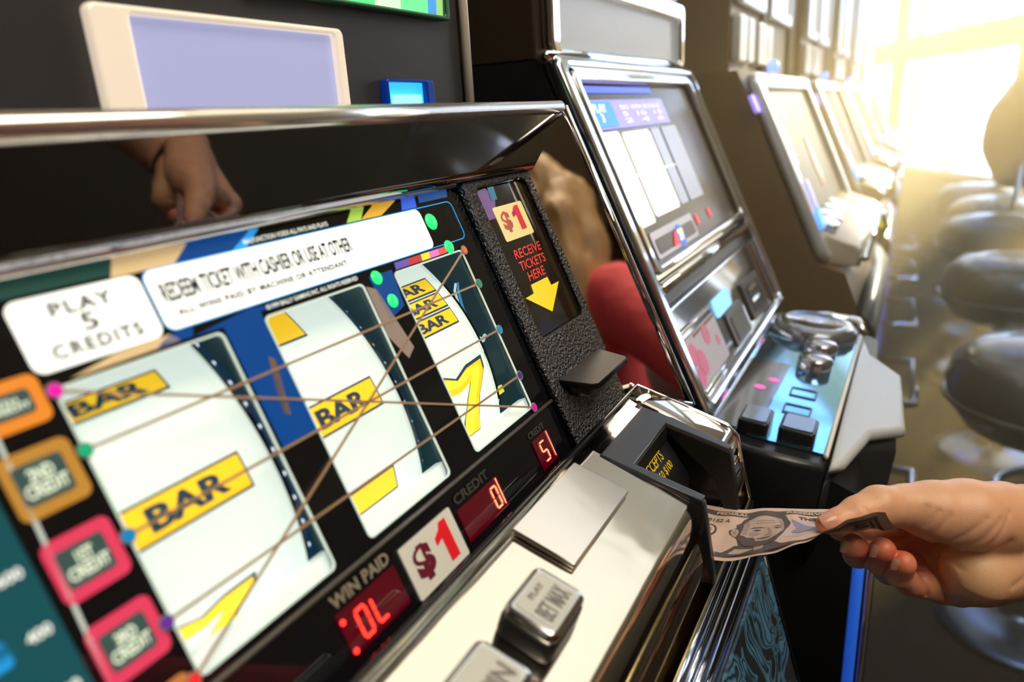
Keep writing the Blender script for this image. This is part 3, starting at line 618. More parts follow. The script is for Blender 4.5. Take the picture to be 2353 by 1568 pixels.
btext('8152 A', 46, 15.5, 59, 20.0, z1, mat('serial_green', (.10, .13, .09), .7)); btext('THE', 97, 15, 107, 20.5, z2, gink, bold=.05); btext('OF', 106, 23.5, 111, 28, z2, gink); btext('UNITED STATES', 116, 14, 142, 19.5, z1, gink, bold=.04)
btext('AMERICA', 118, 23.5, 140, 28, z1, gink)
btext('FIVE', 52, 57.5, 59.5, 60.5, z2, paper)
def ell(cx, cy, rx, ry, n=24, a0=0, a1=360): return [(cx + rx * math.cos(math.radians(a0 + (a1 - a0) * i / n)), cy + ry * math.sin(math.radians(a0 + (a1 - a0) * i / n))) for i in range(n)]
bshape(ell(48.5, 32, 5.2, 8.5), z1, gink, 'seal'); bshape(ell(48.5, 32, 4.0, 6.6), z2, paper, 'seal'); bshape(ell(48.5, 32, 2.6, 4.3), z3, mid, 'seal')
bshape([(88, 24), (96, 20), (106, 23), (112, 32), (108, 44), (98, 50), (89, 46)], .00012, pink, 'lilac_ground')
ep = mat('eagle_purple', (.30, .27, .42), .7)
bshape([(93, 20), (98, 26), (102, 33), (106, 36), (104, 42), (98, 44), (93, 40), (96, 34)], z2, ep, 'eagle_mark'); bshape([(105, 33), (112, 31), (109, 37), (114, 40), (107, 44)], z2, ep, 'eagle_mark')
bshape([(104, 22), (110, 26), (113, 33), (109, 30), (106, 26)], z2, skin_tone, 'eagle_wing')
btext('5', 120, 34, 142, 56, z1, ep, 'large_numeral', bold=.05)
# engraved portrait of a bearded man; c() turns drawing units into note millimetres
def c(X, Y): return (76 + (X - 1410) / 12.4, (Y - 78) / 6.55)
def cp(L): return [c(*p) for p in L]
POR = bshape(cp([(1215, 470), (1120, 480), (1230, 460), (1290, 405), (1500, 400), (1560, 440), (1700, 470), (1640, 490), (1400, 500)]), z1, gink, 'portrait')
def pp(L, z, m, name='portrait_tone'): return bshape(cp(L), z, m, name, POR)
pp([(1235, 300), (1222, 270), (1260, 250), (1250, 225), (1275, 205), (1285, 175), (1320, 150), (1370, 125), (1430, 108), (1500, 112), (1550, 130), (1585, 165), (1600, 210), (1618, 240), (1608, 275), (1590, 300), (1560, 360), (1520, 400), (1440, 425), (1370, 425), (1310, 400), (1285, 345)], z1, gink, 'hair')
pp([(1300, 330), (1305, 260), (1300, 215), (1330, 190), (1380, 172), (1440, 165), (1510, 172), (1555, 195), (1572, 240), (1575, 300), (1555, 350), (1520, 385), (1450, 395), (1370, 385), (1320, 360)], z2, skin_tone, 'face')
pp([(1236, 285), (1245, 258), (1275, 268), (1288, 300), (1280, 335), (1258, 325)], z2, skin_tone, 'ear'); pp([(1252, 290), (1262, 278), (1275, 300), (1268, 318)], z3, mid, 'ear')
pp([(1302, 325), (1325, 335), (1345, 350), (1385, 352), (1400, 385), (1430, 388), (1475, 390), (1500, 378), (1530, 360), (1560, 330), (1562, 350), (1530, 400), (1480, 424), (1400, 432), (1340, 415), (1306, 370)], z3, gink, 'beard')
pp([(1385, 352), (1420, 345), (1470, 352), (1530, 360), (1500, 378), (1430, 380), (1398, 384)], z3, skin_tone, 'chin')
pp([(1392, 366), (1430, 360), (1470, 364), (1510, 362), (1470, 373), (1425, 374)], z4, gink, 'mouth')
for L in ([(1345, 278), (1375, 265), (1420, 268), (1455, 280), (1420, 276), (1375, 274)], [(1495, 280), (1530, 266), (1570, 268), (1568, 275), (1530, 274)]): pp(L, z3, gink, 'eyebrow')
for L in ([(1368, 292), (1395, 284), (1425, 292), (1400, 300)], [(1505, 292), (1530, 284), (1556, 292), (1530, 300)]): pp(L, z3, gink, 'eye')
pp([(1462, 275), (1478, 285), (1500, 335), (1492, 348), (1450, 346), (1440, 338), (1474, 332), (1466, 300)], z3, mid, 'nose')
pp([(1305, 215), (1330, 195), (1345, 240), (1340, 330), (1312, 320)], z3, mid, 'temple_shade'); pp([(1545, 200), (1570, 240), (1572, 300), (1556, 330), (1552, 260)], z3, mid, 'temple_shade')
pp([(1355, 305), (1400, 308), (1430, 325), (1380, 340), (1350, 335)], z3, mid, 'cheek_shade'); pp([(1390, 210), (1500, 205), (1505, 211), (1392, 216)], z3, mid, 'brow_line'); pp([(1385, 232), (1510, 226), (1512, 231), (1388, 237)], z3, mid, 'brow_line')
pp([(1300, 430), (1350, 440), (1400, 452), (1330, 470), (1270, 462)], z2, skin_tone, 'collar'); pp([(1395, 436), (1450, 430), (1440, 460), (1400, 470)], z2, mid, 'tie')
# print on the curled-over back face
zb = -.0004
bshape([(100, 60), (148, 60), (148, 62), (100, 62)], zb, gink, 'back_border'); bshape([(146, 20), (148, 20), (148, 61), (146, 61)], zb, gink, 'back_border')
o = link('back_numeral', warp(fit(glyph_mesh('5', .02), 132, 46, 142, 57), lambda a, b, c_: bill(a, b, zb)), gink, bn)
bshape([(143, 44), (144.5, 44), (144.5, 58.5), (120, 58.5), (120, 57.8), (143, 57.8)], zb, gink, 'back_border')

# ================================================================== the person
HO = Vector((0.4465, -0.0147, 0.8948)); HR = Vector((0.47789, -0.87645, -0.05884)); HU = Vector((0.29254, 0.09564, 0.95146)); HT = Vector((-0.82827, -0.4719, 0.3021))
CH = {
'thumb':[(-53.3, 3.6, 19.0, 5.6), (-45.2, 4.6, 18.0, 7.3), (-31.4, 9.4, 15.0, 9.3), (-17.2, 12.6, 12.0, 11.8), (2.3, 11.4, 8.0, 13), (17.1, 8.8, 8.0, 18), (38.5, 6.1, 8.0, 21.5), (63.5, 2.9, 3.0, 22)],
'wrist':[(65.5, 2.2, 0.0, 22), (88.4, -0.5, -5.0, 21.5), (134.0, -4.0, -10.0, 23)],
'wrist2':[(66.9, -28.0, -2.0, 20), (89.9, -27.3, -7.0, 20), (135.6, -26.9, -12.0, 22)],
'hypo':[(46.8, -43.4, -7.0, 11), (49.2, -31.4, 0.0, 20), (66.9, -27.4, -2.0, 21)],
'hypo2':[(47.3, -51.4, -12.0, 6.5), (60.0, -41.0, -8.0, 14), (78.8, -32.3, -7.0, 18)],
'web':[(15.2, 6.4, -5.0, 12), (36.9, -4.8, -30.0, 12)],
'pal1':[(87.3, -5.3, -15.0, 19), (42.5, -7.9, -42.0, 12)],
'pal2':[(88.7, -16.6, -15.0, 20), (43.1, -22.3, -38.0, 12)],
'pal3':[(87.3, -25.9, -13.0, 20), (41.5, -35.4, -28.0, 11.5)],
'pal4':[(70.4, -29.6, -7.0, 19), (37.6, -46.6, -16.0, 9.6)],
'index':[(43.7, -8.4, -44.0, 12), (9.8, -15.8, -34.0, 9), (-8.5, -14.2, -28.0, 8.3), (-26.6, -9.7, -19.0, 7.4)],
'middle':[(44.3, -22.2, -40.0, 12), (2.4, -27.6, -30.0, 9), (-17.2, -24.8, -15.0, 8.7), (-27.5, -14.4, 2.0, 8.0)],
'ring':[(42.7, -36.0, -30.0, 11.5), (4.8, -36.5, -18.0, 9), (-8.8, -26.1, -3.0, 8.5), (-12.7, -15.4, 8.0, 7.7)],
'pinky':[(38.3, -46.9, -17.0, 9.6), (11.0, -40.0, -6.0, 8.2), (-0.8, -32.0, 4.0, 7.8), (-3.2, -21.8, 13.0, 7.5)],
}
GR = {
'c1':[(-2.2, -4.6), (8.1, -8.4), (20.2, -15.5), (27.5, -24.9), (30.7, -36.5), (32.4, -44.6), (36.7, -52.2)],
'c1b':[(0.5, -0.1), (10.8, -4.6), (21.6, -10.9), (29.7, -19.8), (32.9, -25.7)],
'c2':[(9.4, -28.1), (16.2, -31.1), (19.7, -39.2), (21.3, -47.3)],
't1':[(2.7, -0.3), (11.3, 12.6)], 't2':[(8.6, -2.5), (16.7, 10.5)], 't0':[(0.5, 1.8), (5.9, 14.8)], 't3':[(21.6, -5.5), (36.4, 9.9)],
't4':[(29.7, -9.5), (44.5, 8.9)], 't5':[(36.4, -13.3), (51.8, 12.1)], 'ip':[(-32.4, 14.8), (-27.6, 8.9)], 'w1':[(68.0, -9.5), (76.4, -33.8)],
'w2':[(59.4, -33.8), (70.2, -25.7)], 'th':[(24.3, -12.2), (37.8, -13.8), (49.9, -10.9), (54.0, -5.5)]}
GD = {'c1': (2.2, 1.5), 'c1b': (1.2, 1.5), 'c2': (1.8, 1.4), 'w1': (1.0, 1.8), 'w2': (.9, 2.0), 'th': (1.5, 2.4), 'ip': (.7, .9)}
def groove(P):
    out_ = np.zeros(P.shape[:-1]); A = P[..., :2]; front = 1 / (1 + np.exp(-(P[..., 2] + 22) / 3))
    for k, L in GR.items():
        dep, wid = GD.get(k, (.75, 1.75)); dm = None
        for a, b in zip(L[:-1], L[1:]):
            a, b = np.array(a), np.array(b); ab = b - a; t = np.clip(((A - a) @ ab) / (ab @ ab), 0, 1); d = np.linalg.norm(A - a - t[..., None] * ab, axis=-1)
            dm = d if dm is None else np.minimum(dm, d)
        out_ += dep * np.exp(-(dm / wid) ** 2) * front
    return out_
def hand_sdf():
    fin = {k: chain_sdf([CH[k]], 1.5) for k in ('index', 'middle', 'ring', 'pinky')}
    palm = chain_sdf([CH[k] for k in ('thumb', 'wrist', 'wrist2', 'hypo', 'hypo2', 'web', 'pal1', 'pal2', 'pal3', 'pal4')], 5.0)
    def f(P):
        D_ = palm(P)
        for k in fin:
            d = fin[k](P); kk = np.where(P[..., 0] > 26, 5.0, .5); h = np.clip(.5 + .5 * (D_ - d) / kk, 0, 1); D_ = D_ * (1 - h) + d * h - kk * h * (1 - h)
        return D_ + groove(P)
    return f
V, Fc = surface_net(hand_sdf(), (-64, -66, -60), (128, 34, 38), 1.0)
HM = np.array([HR, HU, HT]).astype(float)
Vw = V / 1000 @ HM + np.array(HO)
# red of fingertips and knuckles, a natural skin colour carried as an attribute
def near(P, c0, r): return np.exp(-((np.linalg.norm(P - np.array(c0), axis=1) / r) ** 2))
red = sum(near(V, CH[k][-1][:3], 11) for k in ('middle', 'ring', 'pinky')) * .9 + near(V, CH['thumb'][0][:3], 12) * .5 + near(V, (14, -30, -20), 20) * .6 + near(V, (12, -42, -8), 13) * .4
yl = near(V, (45, -25, 12), 20) * .7
# whole body in metres: head, neck, torso under the clothes, both arms, legs
def pt(x, y, z, r): return (x, y, z, r)
hw = HO + HR * .128 + HU * -.016 + HT * -.012
body = [[pt(*(HO + HR * .105 + HU * -.004 + HT * -.008), .0215), pt(*hw, .0225), pt(0.485, -0.2, 0.885, 0.03), pt(0.44, -0.39, 0.895, 0.041), pt(0.33, -0.44, 1.03167, 0.044), pt(0.17, -0.5, 1.235, 0.052)],
        [pt(*(HO + HR * .105 + HU * -.030 + HT * -.010), .0205), pt(*(hw + HU * -.012), .021), pt(0.48, -0.2, 0.87, 0.028), pt(0.44, -0.38, 0.885, 0.036)],
        [pt(-0.2, -0.52, 1.235, 0.052), pt(-0.25, -0.5, 1.03167, 0.043), pt(-0.27, -0.42, 0.86, 0.04), pt(-0.21, -0.27, 0.8, 0.03), pt(-0.17, -0.19, 0.79, 0.024)],
        [pt(-0.17, -0.19, 0.79, 0.026), pt(-0.155, -0.13, 0.785, 0.022)],
        [pt(-0.155, -0.14, 0.785, 0.012), pt(-0.13, -0.075, 0.775, 0.008)], [pt(-0.165, -0.14, 0.785, 0.011), pt(-0.15, -0.065, 0.778, 0.008)], [pt(-0.175, -0.14, 0.782, 0.011), pt(-0.168, -0.065, 0.775, 0.008)], [pt(-0.188, -0.15, 0.78, 0.01), pt(-0.187, -0.09, 0.775, 0.007)], [pt(-0.15, -0.17, 0.79, 0.013), pt(-0.115, -0.125, 0.785, 0.009)],
        [pt(-.015, -.66, .805, .13), pt(-0.015, -0.62, 0.95, 0.115), pt(-0.015, -0.56, 1.19, 0.13), pt(-0.015, -0.54, 1.26, 0.07), pt(-0.015, -0.53, 1.33, 0.052), pt(-0.01, -0.51, 1.4, 0.055)],
        [pt(-0.17, -0.52, 1.24, 0.055), pt(0.14, -0.51, 1.24, 0.055)],
        [pt(-0.08, -0.49, 1.11083, 0.065), pt(0.05, -0.49, 1.11083, 0.065)],
        [pt(-.10, -.66, .775, .095), pt(-0.16, -0.3, 0.7, 0.07), pt(-0.17, -0.24, 0.48, 0.055), pt(-0.17, -0.22, 0.12, 0.04), pt(-0.17, -0.12, 0.07, 0.035)],
        [pt(.07, -.66, .775, .095), pt(0.12, -0.31, 0.7, 0.07), pt(0.13, -0.25, 0.48, 0.055), pt(0.13, -0.23, 0.12, 0.04), pt(0.13, -0.13, 0.07, 0.035)],
        [pt(-0.01, -0.5, 1.455, 0.082), pt(-0.008, -0.488, 1.495, 0.088)], [pt(-0.005, -0.455, 1.415, 0.048), pt(-0.005, -0.445, 1.445, 0.055)],
        [pt(0, -0.398, 1.445, 0.009), pt(0, -0.385, 1.435, 0.011)], [pt(0, -0.41, 1.405, 0.013), pt(0.012, -0.412, 1.405, 0.012), pt(-0.012, -0.412, 1.405, 0.012)],
        [pt(-0.092, -0.49, 1.455, 0.012), pt(-0.092, -0.49, 1.47, 0.013)], [pt(0.075, -0.485, 1.455, 0.012), pt(0.075, -0.485, 1.47, 0.013)]]
Bf = chain_sdf(body, .018)
Vb, Fb = surface_net(Bf, (-.36, -.84, 0), (.56, -.02, 1.64), .0125)
# keep only the coarse surface beyond the finely built hand
cent = Vb[Fb].mean(1); hl = (cent - np.array(HO)) @ HM.T; keep = ~((hl[:, 0] < .112) & (np.linalg.norm(hl, axis=1) < .18)); Fb = Fb[keep]
Vall = np.concatenate([Vw, Vb]); Fall = np.concatenate([Fc, Fb + len(Vw)])
me = np_mesh('body', Vall, Fall)
bm = bmesh.new(); bm.from_mesh(me); bmesh.ops.delete(bm, geom=[v for v in bm.verts if not v.link_faces], context='VERTS'); bm.to_mesh(me); bm.free()
ca = me.color_attributes.new('tint', 'FLOAT_COLOR', 'POINT')
hv_ = {}
arr = np.zeros((len(me.vertices), 4)); arr[:, 3] = 1
nh = len(Vw); arr[:nh, 0] = np.clip(red, 0, 1)[:nh]; arr[:nh, 1] = np.clip(yl, 0, 1)[:nh]
ca.data.foreach_set('color', arr.ravel())
def skin_mat():
    m = mat('skin', (.72, .40, .25), .42, sss=.05); n = m.node_tree; b = n.nodes['Principled BSDF']
    at = n.nodes.new('ShaderNodeAttribute'); at.attribute_name = 'tint'; sp_ = n.nodes.new('ShaderNodeSeparateColor'); n.links.new(at.outputs['Color'], sp_.inputs[0])
    t = n.nodes.new('ShaderNodeTexCoord'); x = n.nodes.new('ShaderNodeTexNoise'); x.inputs['Scale'].default_value = 60; x.inputs['Detail'].default_value = 3
    m0 = n.nodes.new('ShaderNodeMixRGB'); m0.inputs[1].default_value = (.72, .36, .20, 1); m0.inputs[2].default_value = (.80, .46, .29, 1)
    m1_ = n.nodes.new('ShaderNodeMixRGB'); m1_.inputs[2].default_value = (.66, .13, .07, 1); m2_ = n.nodes.new('ShaderNodeMixRGB'); m2_.inputs[2].default_value = (.80, .52, .26, 1)
    n.links.new(t.outputs['Object'], x.inputs[0]); n.links.new(x.outputs['Fac'], m0.inputs[0]); n.links.new(m0.outputs[0], m2_.inputs[1]); n.links.new(sp_.outputs[1], m2_.inputs[0])
    n.links.new(m2_.outputs[0], m1_.inputs[1]); n.links.new(sp_.outputs[0], m1_.inputs[0]); n.links.new(m1_.outputs[0], b.inputs['Base Color'])
    v = n.nodes.new('ShaderNodeTexNoise'); v.inputs['Scale'].default_value = 900; v.inputs['Detail'].default_value = 3; bp = n.nodes.new('ShaderNodeBump'); bp.inputs['Strength'].default_value = .35; bp.inputs['Distance'].default_value = .0004
    n.links.new(t.outputs['Object'], v.inputs[0]); n.links.new(v.outputs['Fac'], bp.inputs['Height']); n.links.new(bp.outputs[0], b.inputs['Normal']); return m
per = thing('person', 'woman in a red shirt whose bare right hand holds the banknote to the slot', 'person', (-.015, -.62, .67))
link('body', me, skin_mat(), per, True)
# nails: small curved plates
nailm = mat('nail', (.62, .30, .22), .3, coat=.2)
def nail(c_, ax, nrm, ln, wd, k=.35):
    """c_ centre of the nail in hand mm, ax towards the tip, nrm outwards"""
    c_, ax, nrm = Vector(c_), Vector(ax).normalized(), Vector(nrm); nrm = (nrm - ax * nrm.dot(ax)).normalized(); sd = ax.cross(nrm)
    vs, fs, n_ = [], [], 10
    for j in range(n_ + 1):
        for i in range(n_ + 1):
            u, v = i / n_ * 2 - 1, j / n_ * 2 - 1
            x = u * wd / 2 * (1 - .12 * abs(v) ** 3) ; y = v * ln / 2 * (1 - .28 * u * u); z_ = -k * wd * u * u * .9 - .10 * ln * max(v, 0) ** 2
            q = c_ + sd * x + ax * y + nrm * z_; vs.append(HO + (HR * q.x + HU * q.y + HT * q.z) / 1000)
    for j in range(n_):
        for i in range(n_): q = j * (n_ + 1) + i; fs.append((q, q + 1, q + n_ + 2, q + n_ + 1))
    me = bpy.data.meshes.new('fingernail'); me.from_pydata(vs, [], fs); link('fingernail', me, nailm, per, True)
nail((-52.0, 8.9, 24.2), (-1, -.25, .10), (-.30, .62, .70), 13, 9.5, .30)
nail((-21.0, -14.6, 10.4), (.12, 1, .30), (-.96, .0, .25), 9, 7.0)
nail((-11.3, -21.0, 15.5), (.12, 1, .30), (-.96, .0, .25), 8.6, 6.6)
nail((-36.2, -13.6, 4.3), (.12, 1, .30), (-.97, .0, .22), 9, 7.0)
# shirt with sleeves, trousers, shoes, hair
shirt = mat('red_shirt', (.90, .10, .12), .8, bump=.4, bscale=40, bdist=.01)
top = [[(-0.015, -0.655, 0.76, 0.145), (-0.015, -0.62, 0.95, 0.132), (-0.015, -0.56, 1.19, 0.142), (-0.015, -0.545, 1.26, 0.078)], [(-0.175, -0.525, 1.24, 0.068), (0.145, -0.515, 1.24, 0.068)], [(-0.08, -0.49, 1.11083, 0.075), (0.05, -0.49, 1.11083, 0.075)],
       [(0.15, -0.505, 1.235, 0.068), (0.33, -0.44, 1.03167, 0.058), (0.42, -0.395, 0.93, 0.054)], [(-0.18, -0.525, 1.235, 0.068), (-0.25, -0.5, 1.03167, 0.058), (-0.27, -0.43, 0.88, 0.053)]]
V, Fq = surface_net(chain_sdf(top, .02), (-.40, -.85, .60), (.52, -.28, 1.40), .011); link('shirt', np_mesh('shirt', V, Fq), shirt, per, True)
tr = [[(-.10, -.66, .79, .112), (-.16, -.30, .70, .085), (-.17, -.24, .48, .070), (-.17, -.22, .10, .062)], [(.07, -.66, .79, .112), (.12, -.31, .70, .085), (.13, -.25, .48, .070), (.13, -.23, .10, .062)], [(-.10, -.67, .80, .12), (.07, -.67, .80, .12)]]
V, Fq = surface_net(chain_sdf(tr, .02), (-.30, -.84, 0), (.26, -.15, .93), .0125); link('trousers', np_mesh('trousers', V, Fq), mat('dark_trousers', (.03, .035, .06), .85), per, True)
for x in (-.17, .13):
    V, Fq = surface_net(chain_sdf([[(x, -.25, .045, .044), (x, -.10, .038, .038), (x, -.06, .034, .034)]], .01), (x - .06, -.31, -.002), (x + .06, -.01, .10), .008); V[:, 2] = np.maximum(V[:, 2], .001); link('shoe', np_mesh('shoe', V, Fq), black_soft, per, True)
hair = [[(.070, -.50, 1.50, .040), (.088, -.452, 1.42, .036), (.095, -.44, 1.30, .036), (.09, -.43, 1.20, .022)], [(-0.01, -0.525, 1.51, 0.104), (-0.01, -0.5, 1.525, 0.098)], [(-0.085, -0.54, 1.49, 0.05), (-0.105, -0.52, 1.37, 0.05), (-0.11, -0.5, 1.24, 0.046), (-0.1, -0.46, 1.12667, 0.03)], [(0.075, -0.54, 1.49, 0.05), (0.092, -0.52, 1.37, 0.05), (0.095, -0.49, 1.24, 0.046), (0.085, -0.45, 1.12667, 0.03)], [(-0.01, -0.57, 1.49, 0.09), (-0.01, -0.6, 1.33, 0.085), (-0.01, -0.61, 1.21, 0.065)]]
hf = chain_sdf(hair, .02)
def hair_f(P):
    return hf(P) + .004 * np.sin(P[..., 0] * 190 + 3 * np.sin(P[..., 2] * 22)) * np.sin(P[..., 1] * 170) + np.where((P[..., 1] > -.455) & (P[..., 2] < 1.54) & (np.abs(P[..., 0] + .01) < .062), .03, 0)
V, Fq = surface_net(hair_f, (-.22, -.74, 1.0), (.20, -.36, 1.68), .009); link('hair', np_mesh('hair', V, Fq), mat('blond_hair', (.50, .30, .12), .45, noise=.35, nscale=25), per, True)
for x in (-.036, .032):
    lathe(Frame((x, -.412, 1.462), (1, 0, 0), (0, 0, 1), (0, 1, 0)), [(.0, .0125), (.006, .011), (.011, .004), (.012, 0)], mat('eye_white', (.8, .78, .75), .2), 'eye', per, 14)
    lathe(Frame((x, -.401, 1.462), (1, 0, 0), (0, 0, 1), (0, 1, 0)), [(.0, .0022), (.005, .001), (.0055, 0)], mat('iris', (.05, .08, .12), .2), 'iris', per, 12)
tube([(-.022, -.399, 1.405), (0, -.394, 1.404), (.022, -.399, 1.405)], [.003, .006, .003], mat('lips', (.6, .16, .14), .4), 'lips', per)
# ================================================================== second slot machine
M2 = thing('slot_machine', 'second slot machine, with cream lit game glass, bright chrome frame and sky-blue mirrored button deck', 'slot machine', (.83, .4, 0), 'slot machines in the row')
H = slope_frame(.155, .875)
a0, a1 = .603, 1.055
sky_chrome = mat('sky_chrome', (.80, .86, .95), .07, 1, bump=.05, bscale=20)
dark_brown = mat('dark_laminate', (.035, .022, .014), .45)
prism_x(a0, a1, [(.150, .86), (.06, .845), (.014, .825), (.010, .80), (.008, 0), (.72, 0), (.72, 1.2), (.301, 1.2)], black_satin, 'cabinet', M2)
box((a0, .30, 1.195), (a1 - .02, .72, 1.85), dark_brown, 'upper_cabinet', M2, .003)
shape(H, [rrect(a0, -.012, a1, .352, .012), rrect(a0 + .018, .004, a1 - .014, .340, .008)], 0, .016, sky_chrome, 'outer_frame', M2, bevel=.005)
shape(H, rrect(a0 + .016, .0, a1 - .012, .342, .004), -.004, .006, black_satin, 'door_panel', M2)
shape(H, [rrect(.632, .130, 1.038, .340, .010), rrect(.645, .139, 1.027, .3285, .006)], .004, .009, chrome, 'glass_frame', M2, bevel=.003)
shape(H, rrect(.640, .134, 1.030, .333, .004), .002, .002, mat('game_glass', (.035, .022, .014), .2, spec=.25), 'game_glass', M2)
gz = .0045
shape(H, rrect(.648, .3195, .865, .3265, .002), gz, .0006, glow('cobalt_light', (.06, .12, .95), 1.0), 'light_strip', M2)
t2 = shape(H, rrect(.645, .281, .893, .312, .003), gz, .0006, glow('violet_title', (.38, .32, .85), .75), 'title_card', M2)
shape(H, rrect(.647, .283, .715, .310, .003), gz + .001, .0005, glow('azure_title', (.02, .30, .78), .8), 'title_badge', t2)
text(H, 'PLAY\n3', .660, .288, .695, .307, gz + .002, white_lit, 'lettering', t2, bold=.04)
for i in range(3): text(H, 'BIG WIN BONUS' if i == 0 else ('5  10  15' if i == 1 else '2  4  6'), .735, .300 - .0075 * i, .870, .3055 - .0075 * i, gz + .002, glow('pale_violet', (.8, .75, 1), .8), 'lettering', t2, bold=.03)
cm = mat('cream_reel', (.95, .9, .75), .4, emit=(1, .95, .82), es=1.0); gm = mat('grey_reel', (.3, .32, .38), .3, emit=(.42, .45, .55), es=.6)
for i, (x0, x1, y0, y1) in enumerate(((.645, .705, .178, .278), (.712, .800, .182, .276))):
    rl = shape(H, rrect(x0, y0, x1, y1, .006), gz, .001, cm, 'lit_reel', M2)
    for j in range(3): shape(H, rrect(x0 + .012, y0 + .012 + .031 * j, x1 - .012, y0 + .026 + .031 * j, .002), gz + .0012, .0004, glow('reel_tint_%d' % (j % 2), ((1, .85, .6), (.85, .9, .8))[j % 2], .85), 'reel_symbol', rl)
for x0, x1 in ((.806, .838), (.846, .905)): shape(H, rrect(x0, .183, x1, .277, .004), gz, .001, gm, 'grey_reel', M2)
tube([H(.640, .229, .007), H(.835, .229, .007)], .0011, glow('pale_line', (1, 1, .9), .9), 'pay_line', M2)
em = shape(H, rrect(.672, .1425, .822, .1705, .004), gz, .0008, mat('meter_card', (.4, .38, .38), .3, emit=(.6, .57, .58), es=.5), 'meter_card', M2)
shape(H, rrect(.678, .1465, .816, .1625, .004), gz + .001, .0005, mat('meter_card_dark', (.05, .02, .02), .3), 'meter_card_centre', em)
bd = shape(H, circ(.757, .1535, .0125, 18), gz + .002, .0006, glow('badge_blue', (.04, .16, .75), .8), 'badge', em)
text(H, '77', .7475, .1470, .7665, .1605, gz + .003, glow('badge_yellow', (1, .95, .35), 1.0), 'badge_number', em, bold=.08)
shape(H, [(.724, .146), (.744, .146), (.744, .162), (.734, .157)], gz + .002, .0005, glow('badge_red', (.85, .03, .06), .8), 'badge_red', em)
for x in (.835, .893): shape(H, rrect(x, .153, x + .012, .166, .002), gz, .0006, glow('badge_red2', (.85, .05, .06), .7), 'red_lamp', M2)
tube([H(.636, .118, .008), H(1.04, .118, .008)], .0065, chrome, 'chrome_strip', M2); tube([H(.636, .129, .008), H(.90, .129, .008)], .0022, glow('warm_strip', (1, .9, .7), .9), 'light_strip', M2)
# lower door
shape(H, [rrect(.618, -.006, 1.028, .098, .006), rrect(.622, -.002, 1.024, .094, .005)], .004, .006, chrome, 'lower_frame', M2, bevel=.0015)
shape(H, rrect(.622, -.002, 1.024, .094, .003), .003, .002, mat('smoked_panel', (.03, .03, .03), .12, coat=1), 'lower_panel', M2)
shape(H, rrect(.762, .051, .834, .0715, .006), .0055, .002, glow('ice_blue', (.25, .6, 1.0), 1.25), 'lit_button', M2)
tube([H(.620, .0705, .007), H(.756, .0695, .007)], .0018, mat('bright_bar', (1, .95, .9), .2, .6), 'bright_bar', M2)
cd = shape(H, rrect(.628, .011, .754, .062, .003), .0055, .001, mat('notice_card', (.42, .38, .40), .4, emit=(.45, .4, .43), es=.4), 'notice_card', M2)
for i, (x, y, r) in enumerate(((.650, .045, .012), (.665, .032, .014), (.648, .022, .010), (.705, .050, .011), (.735, .035, .006))): shape(H, circ(x, y, r, 9), .007, .0004, mat('notice_pink', (.65, .18, .3), .4, emit=(.65, .2, .32), es=.3), 'notice_print', cd)
shape(H, rrect(.668, .058, .752, .061, .0005), .007, .0003, mat('notice_rust', (.4, .15, .1), .4), 'notice_print', cd)
for y in (.0035, .0085): tube([H(.640, y, .008), H(.775, y + .001, .008)], .0015, mat('bright_bar2', (.95, .95, 1), .15, .9), 'guide_rail', M2)
pn = shape(H, rrect(.790, .006, .868, .0475, .004), .0055, .002, mat('grey_panel', (.10, .09, .08), .3, bump=.2), 'grey_panel', M2); shape(H, rrect(.802, .012, .856, .040, .003), .008, .0005, mat('grey_inset', (.05, .045, .04), .3), 'panel_inset', pn)
rd = shape(H, rrect(.893, .010, .985, .060, .004), .0055, .003, mat('reader_plate', (.12, .11, .10), .3, .5), 'card_reader', M2)
shape(H, rrect(.905, .018, .972, .052, .003), .009, .0006, ink, 'reader_recess', rd)
for y in (.030, .044): shape(H, rrect(.910, y, .955, y + .005, .001), .0098, .0006, chrome, 'reader_bar', rd)
# deck
DB = Frame((0, 0, .8535), (1, 0, 0), (0, 1, .11), (0, -.11, 1))
mirror_blue = mat('mirrored_laminate', (.22, .52, .80), .06, .95)
shape(DB, [(a0 - .024, .037), (a1 - .06, .037), (a1 - .04, .145), (a0 - .012, .145), (a0 - .024, .10)], -.075, .074, black_satin, 'deck_body', M2, bevel=.006)
shape(DB, [(.600, .041), (.955, .035), (.930, .142), (.615, .142), (.600, .10)], 0, .0012, mirror_blue, 'deck_plate', M2)
shape(DB, [(.606, .100), (.800, .096), (.800, .142), (.612, .142)], .0012, .001, mat('smoked_print', (.04, .04, .05), .12, coat=1), 'deck_print', M2)
tube([DB(.594, .0385, .002), DB(.955, .0335, .002)], .0022, mat('white_piping', (.95, .92, .85), .3), 'deck_piping', M2)
for x, y in ((.715, .115), (.742, .105)): shape(DB, circ(x, y, .006, 10), .0024, .0004, glow('pink_print', (.95, .15, .55), .6), 'pink_mark', M2)
tube([DB(.800, .142, .002), DB(.870, .138, .002)], .0015, glow('pink_line', (.8, .2, .5), .5), 'pink_line', M2)
bb = lathe(Frame(DB(.935, .088, .001), DB.x, DB.y, DB.z), [(.052, 0), (.052, .008), (.047, .015), (.036, .0185), (.033, .0165), (0, .0185)], mat('smoky_button', (.22, .22, .24), .15, .7, coat=1), 'round_button', M2)
for x in (.862, .806):
    lathe(Frame(DB(x, .072, .001), DB.x, DB.y, DB.z), [(.0185, 0), (.0185, .012), (.015, .0155), (0, .0165)], mat('steel_button', (.45, .45, .5), .12, .9), 'small_button', M2)
